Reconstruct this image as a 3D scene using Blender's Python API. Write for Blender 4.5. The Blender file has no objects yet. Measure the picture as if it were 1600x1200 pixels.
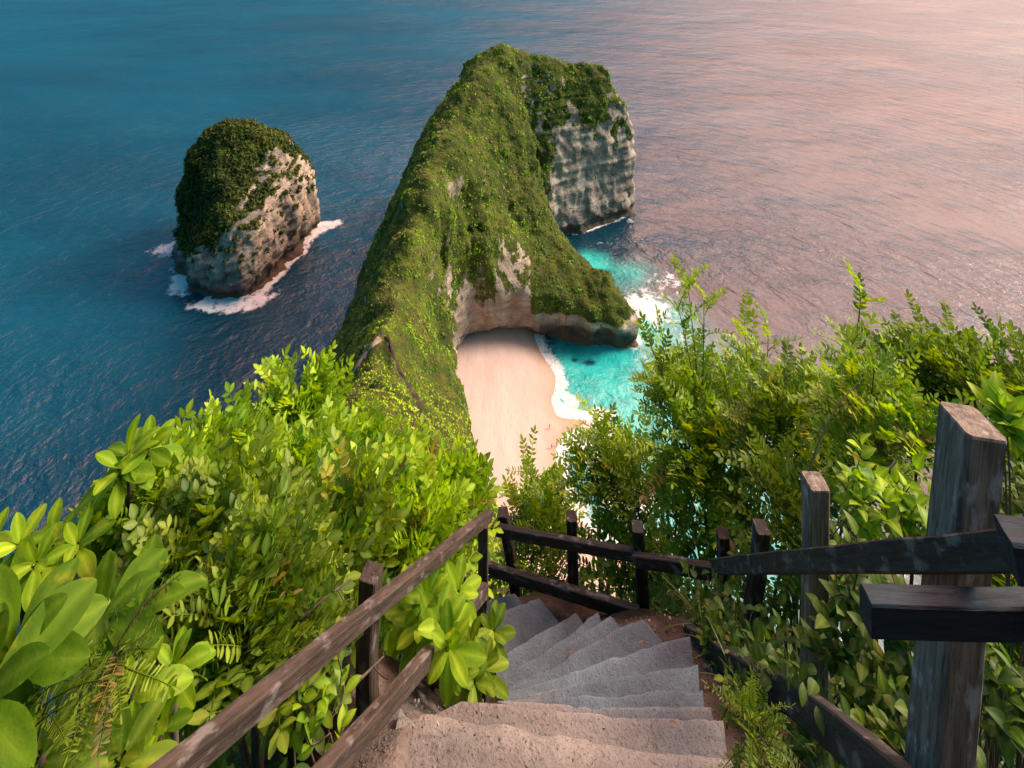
import bpy, bmesh, math, random
import numpy as np
from mathutils import Vector, Matrix
from mathutils.bvhtree import BVHTree

rng = np.random.default_rng(11)
random.seed(5)
scene = bpy.context.scene
COL = scene.collection
R = math.radians
F, HY, SEA = 860.0, -180.0, -200.0      # focal length and horizon row of a 1600 px wide frame; sea level (eye = 0)


def P(px, py, D):
    return np.array([(px - 800) / F * D, D, -(py - HY) / F * D])


def PZ(px, py, z):
    D = -z * F / (py - HY)
    return np.array([(px - 800) / F * D, D, z])


# ------------------------------------------------------------------ noise
_L = np.random.default_rng(3).random((32, 32, 32)).astype(np.float32) * 2 - 1


def vnoise(p):
    p = np.asarray(p, dtype=np.float32)
    i = np.floor(p).astype(np.int32)
    f = p - i
    f = f * f * (3 - 2 * f)
    i &= 31
    j = (i + 1) & 31
    x0, y0, z0 = i.T
    x1, y1, z1 = j.T
    fx, fy, fz = f.T
    a = _L[x0, y0, z0] * (1 - fx) + _L[x1, y0, z0] * fx
    b = _L[x0, y1, z0] * (1 - fx) + _L[x1, y1, z0] * fx
    c = _L[x0, y0, z1] * (1 - fx) + _L[x1, y0, z1] * fx
    d = _L[x0, y1, z1] * (1 - fx) + _L[x1, y1, z1] * fx
    return (a * (1 - fy) + b * fy) * (1 - fz) + (c * (1 - fy) + d * fy) * fz


def fbm(p, octv=4, gain=0.5):
    p = np.asarray(p, dtype=np.float32)
    s = np.zeros(len(p), np.float32)
    a, k = 1.0, 1.0
    for o in range(octv):
        s += a * vnoise(p * k + o * 7.31)
        a *= gain
        k *= 2.03
    return s


def sst(a, b, x):
    t = np.clip((x - a) / (b - a), 0, 1)
    return t * t * (3 - 2 * t)


class RBF:
    """multiquadric surface through scattered (x, y, z) points"""
    def __init__(s, pts, c=6.0, smooth=0.0):
        pts = np.array(pts, float)
        s.p, s.c = pts[:, :2], c
        n = len(pts)
        A = np.zeros((n + 3, n + 3))
        d = np.linalg.norm(s.p[:, None] - s.p[None], axis=2)
        A[:n, :n] = np.sqrt(d * d + c * c) - smooth * np.eye(n)
        A[:n, n] = 1
        A[:n, n + 1:n + 3] = s.p
        A[n:, :n] = A[:n, n:].T
        s.w = np.linalg.solve(A, np.concatenate([pts[:, 2], np.zeros(3)]))

    def __call__(s, x, y):
        x = np.asarray(x, float)
        y = np.asarray(y, float)
        sh = x.shape
        x, y = x.ravel(), y.ravel()
        out = s.w[-3] + s.w[-2] * x + s.w[-1] * y
        for i, (a, b) in enumerate(s.p):
            out += s.w[i] * np.sqrt((x - a) ** 2 + (y - b) ** 2 + s.c ** 2)
        return out.reshape(sh)


def polysd(x, y, poly):
    """signed distance to a closed polygon, positive inside"""
    x = np.asarray(x, float)
    y = np.asarray(y, float)
    d = np.full(x.shape, 1e18)
    ins = np.zeros(x.shape, bool)
    n = len(poly)
    for i in range(n):
        ax, ay = poly[i]
        bx, by = poly[(i + 1) % n]
        ex, ey = bx - ax, by - ay
        t = np.clip(((x - ax) * ex + (y - ay) * ey) / (ex * ex + ey * ey), 0, 1)
        d = np.minimum(d, (x - ax - t * ex) ** 2 + (y - ay - t * ey) ** 2)
        if by != ay:
            c = ((ay > y) != (by > y)) & (x < ex * (y - ay) / (by - ay) + ax)
            ins ^= c
    d = np.sqrt(d)
    return np.where(ins, d, -d)


def smooth_poly(poly, it=2):
    p = np.array(poly, float)
    for _ in range(it):
        q = np.roll(p, -1, 0)
        p = np.stack([p * .75 + q * .25, p * .25 + q * .75], 1).reshape(-1, 2)
    return p


# ------------------------------------------------------------------ mesh helpers
def mk(name, V, faces, mat, parent=None, smooth=True, attrs=None, colors=None):
    V = np.asarray(V, np.float32).reshape(-1, 3)
    if not isinstance(faces, (list, tuple)):
        faces = [faces]
    faces = [np.asarray(f, np.int32) for f in faces if len(f)]
    me = bpy.data.meshes.new(name)
    me.vertices.add(len(V))
    me.vertices.foreach_set('co', V.ravel())
    loops = np.concatenate([f.ravel() for f in faces])
    cnt = np.concatenate([np.full(len(f), f.shape[1], np.int32) for f in faces])
    start = np.concatenate([[0], np.cumsum(cnt)[:-1]]).astype(np.int32)
    me.loops.add(len(loops))
    me.loops.foreach_set('vertex_index', loops)
    me.polygons.add(len(cnt))
    me.polygons.foreach_set('loop_start', start)
    me.polygons.foreach_set('use_smooth', np.full(len(cnt), smooth))
    me.update(calc_edges=True)
    me.validate()
    for k, a in (attrs or {}).items():
        at = me.attributes.new(k, 'FLOAT', 'POINT')
        at.data.foreach_set('value', np.asarray(a, np.float32).ravel())
    if colors is not None:
        at = me.attributes.new('tint', 'FLOAT_COLOR', 'POINT')
        c = np.ones((len(V), 4), np.float32)
        c[:, :3] = colors
        at.data.foreach_set('color', c.ravel())
    if mat is not None:
        me.materials.append(mat)
    o = bpy.data.objects.new(name, me)
    COL.objects.link(o)
    if parent is not None:
        o.parent = parent
        o.matrix_parent_inverse = Matrix.Translation(parent.location).inverted()
    return o


def tag(o, label=None, cat=None, group=None, kind=None):
    if label:
        o['label'] = label
    if cat:
        o['category'] = cat
    if group:
        o['group'] = group
    if kind:
        o['kind'] = kind
    return o


def thing(name, loc, label, cat, group=None):
    o = bpy.data.objects.new(name, None)
    COL.objects.link(o)
    o.location = tuple(float(v) for v in loc)
    return tag(o, label, cat, group)


class Geo:
    """collects triangles/quads of one mesh"""
    def __init__(s):
        s.V, s.T, s.Q, s.C, s.n = [], [], [], [], 0

    def add(s, V, T=None, Q=None, C=None):
        V = np.asarray(V, np.float32)
        s.V.append(V)
        if T is not None and len(T):
            s.T.append(np.asarray(T, np.int32) + s.n)
        if Q is not None and len(Q):
            s.Q.append(np.asarray(Q, np.int32) + s.n)
        if C is None:
            C = np.ones((len(V), 3))
        C = np.asarray(C, np.float32)
        if C.ndim == 1:
            C = np.tile(C, (len(V), 1))
        s.C.append(C)
        s.n += len(V)

    def place(s, tp, pos, M, sc, tint):
        """copies of a template (V, T, colour factor) at many places"""
        V, T, cf = tp
        n, m = len(pos), len(V)
        if not n:
            return
        W = np.einsum('nij,mj->nmi', M, V) * np.asarray(sc).reshape(-1, 1, 1) + np.asarray(pos)[:, None, :]
        C = np.asarray(tint)[:, None, :] * cf[None, :, :]
        TT = (T[None] + (np.arange(n) * m)[:, None, None]).reshape(-1, 3)
        s.add(W.reshape(-1, 3), T=TT, C=np.clip(C.reshape(-1, 3), 0, 1))

    def tube(s, pts, r0, r1, sides=5, col=(1, 1, 1)):
        pts = np.asarray(pts, float)
        n = len(pts)
        d = np.gradient(pts, axis=0)
        d /= np.linalg.norm(d, axis=1)[:, None] + 1e-9
        ref = np.array([0.31, 0.17, 0.93])
        a = np.cross(d, ref)
        a /= np.linalg.norm(a, axis=1)[:, None] + 1e-9
        b = np.cross(d, a)
        rr = np.linspace(r0, r1, n)
        th = np.linspace(0, 2 * np.pi, sides, endpoint=False)
        V = pts[:, None] + rr[:, None, None] * (np.cos(th)[None, :, None] * a[:, None] + np.sin(th)[None, :, None] * b[:, None])
        i = np.arange(n - 1)[:, None] * sides
        j = np.arange(sides)[None]
        k = (j + 1) % sides
        Q = np.stack([i + j, i + k, i + sides + k, i + sides + j], -1).reshape(-1, 4)
        s.add(V.reshape(-1, 3), Q=Q, C=np.array(col))

    def build(s, name, mat, parent=None, smooth=True):
        fs = []
        if s.T:
            fs.append(np.concatenate(s.T))
        if s.Q:
            fs.append(np.concatenate(s.Q))
        return mk(name, np.concatenate(s.V), fs, mat, parent, smooth, colors=np.concatenate(s.C))


# ------------------------------------------------------------------ materials
def newmat(name):
    m = bpy.data.materials.new(name)
    m.use_nodes = True
    nt = m.node_tree
    nt.nodes.clear()
    out = nt.nodes.new('ShaderNodeOutputMaterial')
    return m, nt, out


class N:
    def __init__(s, nt):
        s.nt = nt

    def new(s, typ, **kw):
        n = s.nt.nodes.new(typ)
        for k, v in kw.items():
            setattr(n, k, v)
        return n

    def link(s, a, b):
        s.nt.links.new(a, b)

    def val(s, sock, v):
        if hasattr(v, 'is_linked') or hasattr(v, 'links'):
            s.nt.links.new(v, sock)
        else:
            sock.default_value = v

    def math(s, op, a, b=0.0, c=None, clamp=False):
        n = s.new('ShaderNodeMath', operation=op, use_clamp=clamp)
        s.val(n.inputs[0], a)
        s.val(n.inputs[1], b)
        if c is not None:
            s.val(n.inputs[2], c)
        return n.outputs[0]

    def mix(s, f, a, b, blend='MIX'):
        n = s.new('ShaderNodeMix', data_type='RGBA', blend_type=blend)
        s.val(n.inputs['Factor'], f)
        ia, ib = [i for i in n.inputs if i.name == 'A' and i.type == 'RGBA'][0], [i for i in n.inputs if i.name == 'B' and i.type == 'RGBA'][0]
        s.val(ia, a if not isinstance(a, tuple) else (*a, 1)[:4])
        s.val(ib, b if not isinstance(b, tuple) else (*b, 1)[:4])
        return [o for o in n.outputs if o.type == 'RGBA'][0]

    def noise(s, vec, scale, detail=4, rough=0.55, dist=0.0):
        n = s.new('ShaderNodeTexNoise')
        s.val(n.inputs['Vector'], vec)
        n.inputs['Scale'].default_value = scale
        n.inputs['Detail'].default_value = detail
        n.inputs['Roughness'].default_value = rough
        n.inputs['Distortion'].default_value = dist
        return n.outputs['Fac']

    def ramp(s, f, lo, hi):
        n = s.new('ShaderNodeMapRange', interpolation_type='SMOOTHSTEP')
        s.val(n.inputs['Value'], f)
        n.inputs['From Min'].default_value = lo
        n.inputs['From Max'].default_value = hi
        return n.outputs[0]

    def scalev(s, vec, sc):
        n = s.new('ShaderNodeVectorMath', operation='MULTIPLY')
        s.link(vec, n.inputs[0])
        n.inputs[1].default_value = sc
        return n.outputs[0]

    def attr(s, name):
        return s.new('ShaderNodeAttribute', attribute_name=name)

    def bump(s, h, strength, dist, normal=None):
        n = s.new('ShaderNodeBump')
        n.inputs['Strength'].default_value = strength
        n.inputs['Distance'].default_value = dist
        s.link(h, n.inputs['Height'])
        if normal is not None:
            s.link(normal, n.inputs['Normal'])
        return n.outputs[0]

    def bsdf(s, col, rough, normal=None, spec=0.5):
        b = s.new('ShaderNodeBsdfPrincipled')
        s.val(b.inputs['Base Color'], col if not isinstance(col, tuple) else (*col, 1)[:4])
        s.val(b.inputs['Roughness'], rough)
        b.inputs['Specular IOR Level'].default_value = spec
        if normal is not None:
            s.link(normal, b.inputs['Normal'])
        return b

    def pos(s):
        return s.new('ShaderNodeNewGeometry').outputs['Position']


def mat_leaf(name, transl=0.3, rough=0.45, spec=0.4, mottled=0.0):
    m, nt, out = newmat(name)
    n = N(nt)
    c = n.attr('tint').outputs['Color']
    p = n.pos()
    v = n.noise(p, 9.0, 3)
    hs = n.new('ShaderNodeHueSaturation')
    n.link(c, hs.inputs['Color'])
    n.link(n.math('MULTIPLY_ADD', v, 0.7, 0.65), hs.inputs['Value'])
    col = hs.outputs[0]
    if mottled:
        y = n.ramp(n.noise(p, 16.0, 3), 0.58, 0.75)
        col = n.mix(n.math('MULTIPLY', y, mottled), col, (0.42, 0.40, 0.03))
    b = n.bsdf(col, rough, spec=spec)
    if mottled:
        n.link(n.bump(n.noise(p, 45.0, 3), 0.25, 0.01), b.inputs['Normal'])
    t = n.new('ShaderNodeBsdfTranslucent')
    hs2 = n.new('ShaderNodeHueSaturation')
    n.link(col, hs2.inputs['Color'])
    hs2.inputs['Saturation'].default_value = 1.1
    hs2.inputs['Value'].default_value = 1.5
    n.link(hs2.outputs[0], t.inputs['Color'])
    mx = n.new('ShaderNodeMixShader')
    mx.inputs[0].default_value = transl
    n.link(b.outputs[0], mx.inputs[1])
    n.link(t.outputs[0], mx.inputs[2])
    n.link(mx.outputs[0], out.inputs['Surface'])
    return m


def mat_rock(name, z_sea=SEA):
    m, nt, out = newmat(name)
    n = N(nt)
    p = n.pos()
    rock = n.attr('rock').outputs['Fac']
    sep = n.new('ShaderNodeSeparateXYZ')
    n.link(p, sep.inputs[0])
    z = sep.outputs['Z']
    # limestone: blotches, thin bedding lines, vertical stains
    blot = n.noise(p, 0.13, 6, 0.62)
    fine = n.noise(p, 0.9, 5, 0.6)
    bed = n.noise(n.scalev(p, (0.02, 0.02, 0.75)), 1.0, 4, 0.6, 0.15)
    stain = n.noise(n.scalev(p, (0.35, 0.35, 0.045)), 1.0, 5, 0.6)
    c = n.mix(n.ramp(blot, 0.35, 0.68), (0.26, 0.205, 0.16), (0.52, 0.42, 0.33))
    c = n.mix(n.math('MULTIPLY', n.ramp(bed, 0.50, 0.58), 0.5), c, (0.20, 0.155, 0.12))
    c = n.mix(n.math('MULTIPLY', n.ramp(stain, 0.52, 0.7), 0.5), c, (0.085, 0.07, 0.06))
    c = n.mix(n.math('MULTIPLY', n.ramp(fine, 0.5, 0.75), 0.45), c, (0.13, 0.105, 0.085))
    # wave-washed foot: dark, then an ochre lip at the water line
    zz = n.math('MULTIPLY_ADD', n.noise(p, 0.12, 3), 7.0, n.math('SUBTRACT', z, z_sea + 3.5))
    wt = n.attr('wetness').outputs['Fac']
    wet_dark = n.math('MULTIPLY', wt, n.math('SUBTRACT', 1.0, n.ramp(zz, 2.5, 11.0)), clamp=True)
    c = n.mix(n.math('MULTIPLY', wet_dark, 0.85), c, (0.05, 0.042, 0.038))
    lip = n.math('MULTIPLY', wt, n.math('SUBTRACT', 1.0, n.ramp(z, z_sea + 0.6, z_sea + 2.2)), clamp=True)
    c = n.mix(n.math('MULTIPLY', lip, 0.6), c, (0.16, 0.095, 0.04))
    # thin soil and dry grass between the shrubs
    g1 = n.noise(p, 0.16, 5, 0.6)
    g2 = n.noise(p, 0.8, 4, 0.6)
    g = n.mix(n.ramp(g1, 0.38, 0.62), (0.035, 0.060, 0.006), (0.090, 0.110, 0.012))
    g = n.mix(n.ramp(g2, 0.45, 0.7), g, (0.060, 0.042, 0.020))
    f = n.ramp(n.math('ADD', rock, n.math('MULTIPLY_ADD', fine, 0.6, -0.3)), 0.35, 0.6)
    col = n.mix(f, g, c)
    h = n.math('ADD', n.math('MULTIPLY', fine, 0.8), n.math('ADD', n.math('MULTIPLY', bed, 0.6), n.math('MULTIPLY', n.noise(p, 3.0, 4), 0.25)))
    b = n.bsdf(col, 0.9, n.bump(h, 0.9, 1.1), 0.2)
    n.link(b.outputs[0], out.inputs['Surface'])
    return m


def mat_wood(name, c0, c1, pale, moss=0.0, gloss=0.75, axis_scale=(14, 14, 1.2)):
    m, nt, out = newmat(name)
    n = N(nt)
    tc = n.new('ShaderNodeTexCoord').outputs['Generated']
    uv = n.attr('grain').outputs['Vector']
    gv = n.scalev(uv, axis_scale)
    g = n.noise(gv, 3.0, 6, 0.65, 0.3)
    g2 = n.noise(gv, 11.0, 4, 0.6)
    pt = n.noise(n.scalev(uv, (22, 22, 9)), 1.0, 4, 0.6)
    c = n.mix(n.ramp(g, 0.3, 0.7), c0, c1)
    c = n.mix(n.math('MULTIPLY', n.ramp(g2, 0.5, 0.72), 0.6), c, tuple(v * 0.3 for v in c0))
    c = n.mix(n.math('MULTIPLY', n.ramp(pt, 0.54, 0.68), pale), c, (0.36, 0.34, 0.32))
    b = n.bsdf(c, gloss, n.bump(n.math('ADD', g, n.math('MULTIPLY', g2, 0.6)), 0.7, 0.006), 0.3)
    n.link(b.outputs[0], out.inputs['Surface'])
    return m


def mat_ground(name, c0, c1, c2, scale=6.0, bumpd=0.02, pebbles=True):
    m, nt, out = newmat(name)
    n = N(nt)
    p = n.pos()
    a = n.noise(p, scale * 0.35, 5, 0.6)
    bq = n.noise(p, scale * 6, 4, 0.65)
    sp = n.noise(p, scale * 22, 3, 0.6)
    c = n.mix(n.ramp(a, 0.35, 0.65), c0, c1)
    c = n.mix(n.math('MULTIPLY', n.ramp(bq, 0.5, 0.7), 0.55), c, c2)
    h = n.math('ADD', n.math('MULTIPLY', bq, 0.8), n.math('MULTIPLY', sp, 0.5))
    if pebbles:
        vo = n.new('ShaderNodeTexVoronoi')
        n.link(p, vo.inputs['Vector'])
        vo.inputs['Scale'].default_value = scale * 11
        d = n.math('SUBTRACT', 1.0, n.ramp(vo.outputs['Distance'], 0.1, 0.45))
        pick = n.math('GREATER_THAN', n.noise(p, scale * 4, 2), 0.56)
        d = n.math('MULTIPLY', d, pick)
        c = n.mix(n.math('MULTIPLY', d, 0.6), c, tuple(min(1, v * 1.6) for v in c1))
        h = n.math('ADD', h, n.math('MULTIPLY', d, 0.8))
    b = n.bsdf(c, 0.92, n.bump(h, 0.8, bumpd), 0.2)
    n.link(b.outputs[0], out.inputs['Surface'])
    return m


def mat_plain(name, col, rough=0.8):
    m, nt, out = newmat(name)
    n = N(nt)
    v = n.noise(n.pos(), 30.0, 3)
    c = n.mix(n.ramp(v, 0.3, 0.7), tuple(x * 0.8 for x in col), tuple(min(1, x * 1.15) for x in col))
    b = n.bsdf(c, rough)
    n.link(b.outputs[0], out.inputs['Surface'])
    return m


def mat_sea():
    m, nt, out = newmat('sea_water')
    n = N(nt)
    p = n.pos()
    sh = n.attr('shallow').outputs['Fac']
    fo = n.attr('foam').outputs['Fac']
    # crests bend round the headland: polar coordinates about a point on the coast
    sub = n.new('ShaderNodeVectorMath', operation='SUBTRACT')
    n.link(p, sub.inputs[0])
    sub.inputs[1].default_value = (-81, 100, SEA)
    ln = n.new('ShaderNodeVectorMath', operation='LENGTH')
    n.link(sub.outputs[0], ln.inputs[0])
    r = ln.outputs['Value']
    se = n.new('ShaderNodeSeparateXYZ')
    n.link(sub.outputs[0], se.inputs[0])
    th = n.math('ARCTAN2', se.outputs['Y'], se.outputs['X'])
    cb = n.new('ShaderNodeCombineXYZ')
    n.link(r, cb.inputs[0])
    n.link(n.math('MULTIPLY', th, 110.0), cb.inputs[1])
    pv = cb.outputs[0]
    w1 = n.noise(pv, 0.055, 3, 0.5, 0.3)
    w2 = n.noise(pv, 0.22, 4, 0.55, 0.4)
    w3 = n.noise(p, 0.55, 4, 0.6, 0.3)
    swell = n.noise(n.scalev(p, (0.35, 1.0, 1.0)), 0.012, 3)
    h = n.math('ADD', n.math('ADD', n.math('MULTIPLY', w1, 2.0), n.math('MULTIPLY', n.noise(pv, 0.022, 2, 0.5, 0.2), 4.0)), n.math('ADD', n.math('MULTIPLY', w2, 2.4), n.math('MULTIPLY', w3, 0.7)))
    gust = n.noise(n.scalev(p, (0.6, 1.0, 1.0)), 0.009, 4, 0.6)
    h = n.math('MULTIPLY', h, n.math('MULTIPLY_ADD', n.ramp(gust, 0.32, 0.66), 0.75, 0.55))
    nrm = n.bump(h, 1.0, WAVE_H)
    deep = n.mix(n.ramp(swell, 0.3, 0.7), (0.0003, 0.032, 0.058), (0.0010, 0.054, 0.090))
    patch = n.noise(p, 0.06, 4, 0.6)
    sh2 = n.ramp(n.math('ADD', sh, n.math('MULTIPLY_ADD', patch, 0.5, -0.25)), 0.1, 0.9)
    tq = n.mix(n.ramp(patch, 0.4, 0.65), (0.006, 0.34, 0.33), (0.035, 0.50, 0.46))
    c = n.mix(sh2, deep, tq)
    # foam
    wp = n.new('ShaderNodeVectorMath', operation='ADD')
    nv = n.new('ShaderNodeTexNoise')
    n.link(p, nv.inputs['Vector'])
    nv.inputs['Scale'].default_value = 0.25
    nv.inputs['Detail'].default_value = 3
    n.link(p, wp.inputs[0])
    sc = n.new('ShaderNodeVectorMath', operation='SCALE')
    n.link(nv.outputs['Color'], sc.inputs[0])
    sc.inputs['Scale'].default_value = 5.0
    n.link(sc.outputs[0], wp.inputs[1])
    fn = n.noise(wp.outputs[0], 0.30, 8, 0.72)
    lim = n.math('SUBTRACT', 1.0, fo)
    ff = n.ramp(n.math('SUBTRACT', fn, n.math('MULTIPLY_ADD', lim, 0.75, 0.16)), -0.02, 0.17)
    ff = n.math('MULTIPLY', ff, n.ramp(fo, 0.02, 0.18))
    c = n.mix(ff, c, (0.70, 0.70, 0.70))
    ro = n.math("MULTIPLY_ADD", ff, 0.55, 0.27)
    b = n.bsdf(c, ro, nrm, 0.6)
    b.inputs['IOR'].default_value = 1.62
    n.link(b.outputs[0], out.inputs['Surface'])
    return m


def mat_sand():
    m, nt, out = newmat('beach_sand')
    n = N(nt)
    p = n.pos()
    wet_darkv = n.attr('wet_dark').outputs['Fac']
    a = n.noise(n.scalev(p, (1.0, 0.25, 1.0)), 0.12, 5, 0.6)
    f = n.noise(n.scalev(p, (1.0, 0.4, 1.0)), 0.9, 5, 0.65)
    c = n.mix(n.ramp(a, 0.3, 0.7), (0.52, 0.375, 0.33), (0.59, 0.44, 0.39))
    c = n.mix(n.math('MULTIPLY', n.ramp(f, 0.56, 0.72), 0.35), c, (0.44, 0.29, 0.22))
    c = n.mix(wet_darkv, c, (0.46, 0.28, 0.19))
    b = n.bsdf(c, 0.85, n.bump(f, 0.5, 0.35), 0.25)
    n.link(b.outputs[0], out.inputs['Surface'])
    return m


WAVE_H = 0.56
M_ROCK = mat_rock('limestone_and_soil')
M_SCRUB = mat_leaf('scrub_leaves', 0.2, 0.65, 0.2)
M_LEAF = mat_leaf('shrub_leaves', 0.36, 0.5, 0.3)
M_BROAD = mat_leaf('broad_leaves', 0.30, 0.55, 0.12, mottled=0.5)
M_STEM = mat_plain('twig_bark', (0.10, 0.075, 0.05), 0.85)
M_BROWNW = mat_wood('brown_weathered_wood', (0.026, 0.018, 0.013), (0.088, 0.060, 0.045), 0.3)
M_DARKW = mat_wood('dark_weathered_wood', (0.020, 0.017, 0.016), (0.055, 0.045, 0.040), 0.35)
M_GREYW = mat_wood('grey_post_wood', (0.090, 0.068, 0.052), (0.27, 0.212, 0.165), 0.85)
M_SKYTINTW = mat_wood('sky_tinted_dark_wood', (0.006, 0.013, 0.020), (0.016, 0.036, 0.052), 0.05, gloss=0.65)  # blue of the sky's reflection put into the plank's dark wood colour
M_CONC = None
M_SOIL = mat_ground('dark_leaf_litter_soil', (0.035, 0.024, 0.016), (0.075, 0.05, 0.034), (0.02, 0.015, 0.01), 5.0, 0.03)
M_DIRT = mat_ground('pinkish_dirt', (0.26, 0.165, 0.125), (0.36, 0.24, 0.19), (0.14, 0.085, 0.06), 6.0, 0.018)
M_PATH = mat_ground('trodden_earth', (0.30, 0.21, 0.165), (0.40, 0.29, 0.235), (0.14, 0.095, 0.07), 0.8, 0.1, False)
M_GULLY = mat_ground('dark_gully_soil', (0.03, 0.02, 0.016), (0.06, 0.042, 0.034), (0.015, 0.012, 0.01), 0.8, 0.1, False)  # dark brown earth of the ridge trail


# ------------------------------------------------------------------ isosurface (surface nets) for the cliffs
def surface_nets(f, org, step):
    nx, ny, nz = f.shape
    s = f > 0
    c = [s[a:nx - 1 + a, b:ny - 1 + b, d:nz - 1 + d] for a in (0, 1) for b in (0, 1) for d in (0, 1)]
    tot = sum(x.astype(np.int8) for x in c)
    act = np.argwhere((tot > 0) & (tot < 8))
    idx = np.full((nx - 1, ny - 1, nz - 1), -1, np.int32)
    idx[tuple(act.T)] = np.arange(len(act))
    off = np.array([(a, b, d) for a in (0, 1) for b in (0, 1) for d in (0, 1)])
    fv = np.stack([f[act[:, 0] + o[0], act[:, 1] + o[1], act[:, 2] + o[2]] for o in off], 1)
    acc = np.zeros((len(act), 3))
    num = np.zeros(len(act))
    for i in range(8):
        for j in range(i + 1, 8):
            if np.abs(off[i] - off[j]).sum() != 1:
                continue
            a, b = fv[:, i], fv[:, j]
            x = (a > 0) != (b > 0)
            t = np.where(x, a / np.where(x, a - b, 1), 0)
            acc += np.where(x[:, None], off[i] + t[:, None] * (off[j] - off[i]), 0)
            num += x
    V = (act + acc / num[:, None]) * step + np.array(org)
    quads = []
    for ax in range(3):
        u, v = [(1, 2), (2, 0), (0, 1)][ax]
        sl0 = [slice(None)] * 3
        sl1 = [slice(None)] * 3
        sl0[ax] = slice(0, -1)
        sl1[ax] = slice(1, None)
        d = s[tuple(sl0)].astype(np.int8) - s[tuple(sl1)].astype(np.int8)
        e = np.argwhere(d != 0)
        sh = np.array(idx.shape)
        e = e[(e[:, u] > 0) & (e[:, v] > 0) & (e[:, u] < sh[u]) & (e[:, v] < sh[v])]
        sg = d[tuple(e.T)]
        q = []
        for du, dv in ((1, 1), (0, 1), (0, 0), (1, 0)):
            k = e.copy()
            k[:, u] -= du
            k[:, v] -= dv
            q.append(idx[tuple(k.T)])
        q = np.stack(q, 1)
        q[sg < 0] = q[sg < 0][:, ::-1]
        quads.append(q)
    Q = np.concatenate(quads)
    Q = Q[(Q >= 0).all(1)]
    return V, Q


def vnormals(V, Q):
    fn = np.cross(V[Q[:, 2]] - V[Q[:, 0]], V[Q[:, 3]] - V[Q[:, 1]])
    n = np.zeros_like(V)
    for k in range(4):
        np.add.at(n, Q[:, k], fn)
    return n / (np.linalg.norm(n, axis=1)[:, None] + 1e-9)


def smin(a, b, k):
    h = np.clip(0.5 + 0.5 * (b - a) / k, 0, 1)
    return b * (1 - h) + a * h - k * h * (1 - h)


def rock_body(H, poly, box, step, taper, extra=None, k=3.0):
    x0, x1, y0, y1, z0, z1 = box
    xs, ys, zs = (np.arange(a, b, step) for a, b in ((x0, x1), (y0, y1), (z0, z1)))
    X, Y = np.meshgrid(xs, ys, indexing='ij')
    pl = smooth_poly(poly, 2)
    wob = np.stack([X.ravel() / 9, Y.ravel() / 9, np.zeros(X.size)], 1)
    sd = polysd(X, Y, pl) + fbm(wob, 3).reshape(X.shape) * 1.6
    h = H(X, Y)
    gx, gy = np.gradient(h, step)
    sl = 1 / np.sqrt(1 + gx * gx + gy * gy)
    f = np.empty((len(xs), len(ys), len(zs)), np.float32)
    for i, z in enumerate(zs):
        off = taper * (z - SEA) + 2.2 * math.exp(-((z - SEA - 2) / 2.6) ** 2)
        if extra is not None:
            off = off + extra(X, Y, z)
        f[:, :, i] = smin((h - z) * sl, sd - off, k)
    f[0], f[-1], f[:, 0], f[:, -1], f[:, :, 0], f[:, :, -1] = (-1,) * 6
    return surface_nets(f, (x0, y0, z0), step), pl


# ------------------------------------------------------------------ HEADLAND
hp = []
for a in [(785, 80, 315), (752, 108, 300), (720, 142, 285), (680, 215, 252), (661, 275, 225), (642, 369, 195), (624, 455, 170), (602, 512, 150),
          (628, 590, 125), (660, 680, 100), (700, 800, 60), (745, 950, 30),
          # head top and far cap
          (830, 93, 321), (870, 98, 327), (910, 101, 331), (948, 106, 335),
          (850, 150, 316), (900, 165, 322), (957, 165, 327),
          # left flank where it meets the sky line
          (655, 230, 288), (690, 165, 308), (620, 300, 273), (592, 370, 258), (730, 105, 322),
          # right-hand face
          (750, 300, 247), (720, 240, 248), (700, 330, 220), (760, 200, 275), (800, 150, 303), (830, 200, 298), (800, 300, 266), (755, 370, 238),
          (690, 420, 203), (675, 480, 188), (740, 430, 230), (780, 425, 240), (830, 415, 249), (820, 360, 262),
          # spur
          (848, 300, 283), (872, 350, 275), (902, 392, 265), (950, 430, 252), (984, 478, 243), (880, 440, 247), (930, 470, 242),
          # neck edges
          (706, 575, 186), (738, 680, 140), (772, 770, 100), (690, 560, 180), (712, 690, 130), (680, 610, 150), (640, 540, 150),
          # trail side, falling to the left
          (560, 600, 132), (545, 650, 110), (580, 560, 142), (600, 690, 100)]:
    hp.append(P(*a))
hp += [(-58, 170, -160), (-60, 200, -165), (-72, 230, -192), (-72, 260, -192), (-73, 290, -190), (-66, 185, -172), (-70, 150, -175), (-75, 120, -168), (-75, 90, -150), (-50, 100, -130),
       (-50, 60, -100), (20, 60, -95), (40, 60, -110), (30, 90, -150), (-10, 345, -125), (-40, 335, -150), (30, 350, -128), (60, 352, -140), (-60, 330, -185),
       (76, 340, -150), (25, 296, -205), (40, 276, -205), (54, 256, -205), (14, 302, -178), (60, 238, -204)]
H1 = RBF(hp, 3.0)
FOOT = [(-92, 60), (-88, 110), (-84, 170), (-77, 231), (-75, 287), (-70, 320), (-52, 348), (-20, 366), (20, 366), (55, 358), (74, 347), (77, 336), (60, 326), (45, 319),
        (30, 312), (17, 303), (22, 290), (34, 276), (46, 262), (57, 246), (56, 236), (38, 236), (14, 241), (-8, 241), (-18, 237), (-25, 230), (-27, 213), (-20, 190), (-14, 165), (-9, 142),
        (-4, 118), (2, 98), (12, 75), (30, 52), (60, 40), (60, 24), (-92, 24)]


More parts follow.
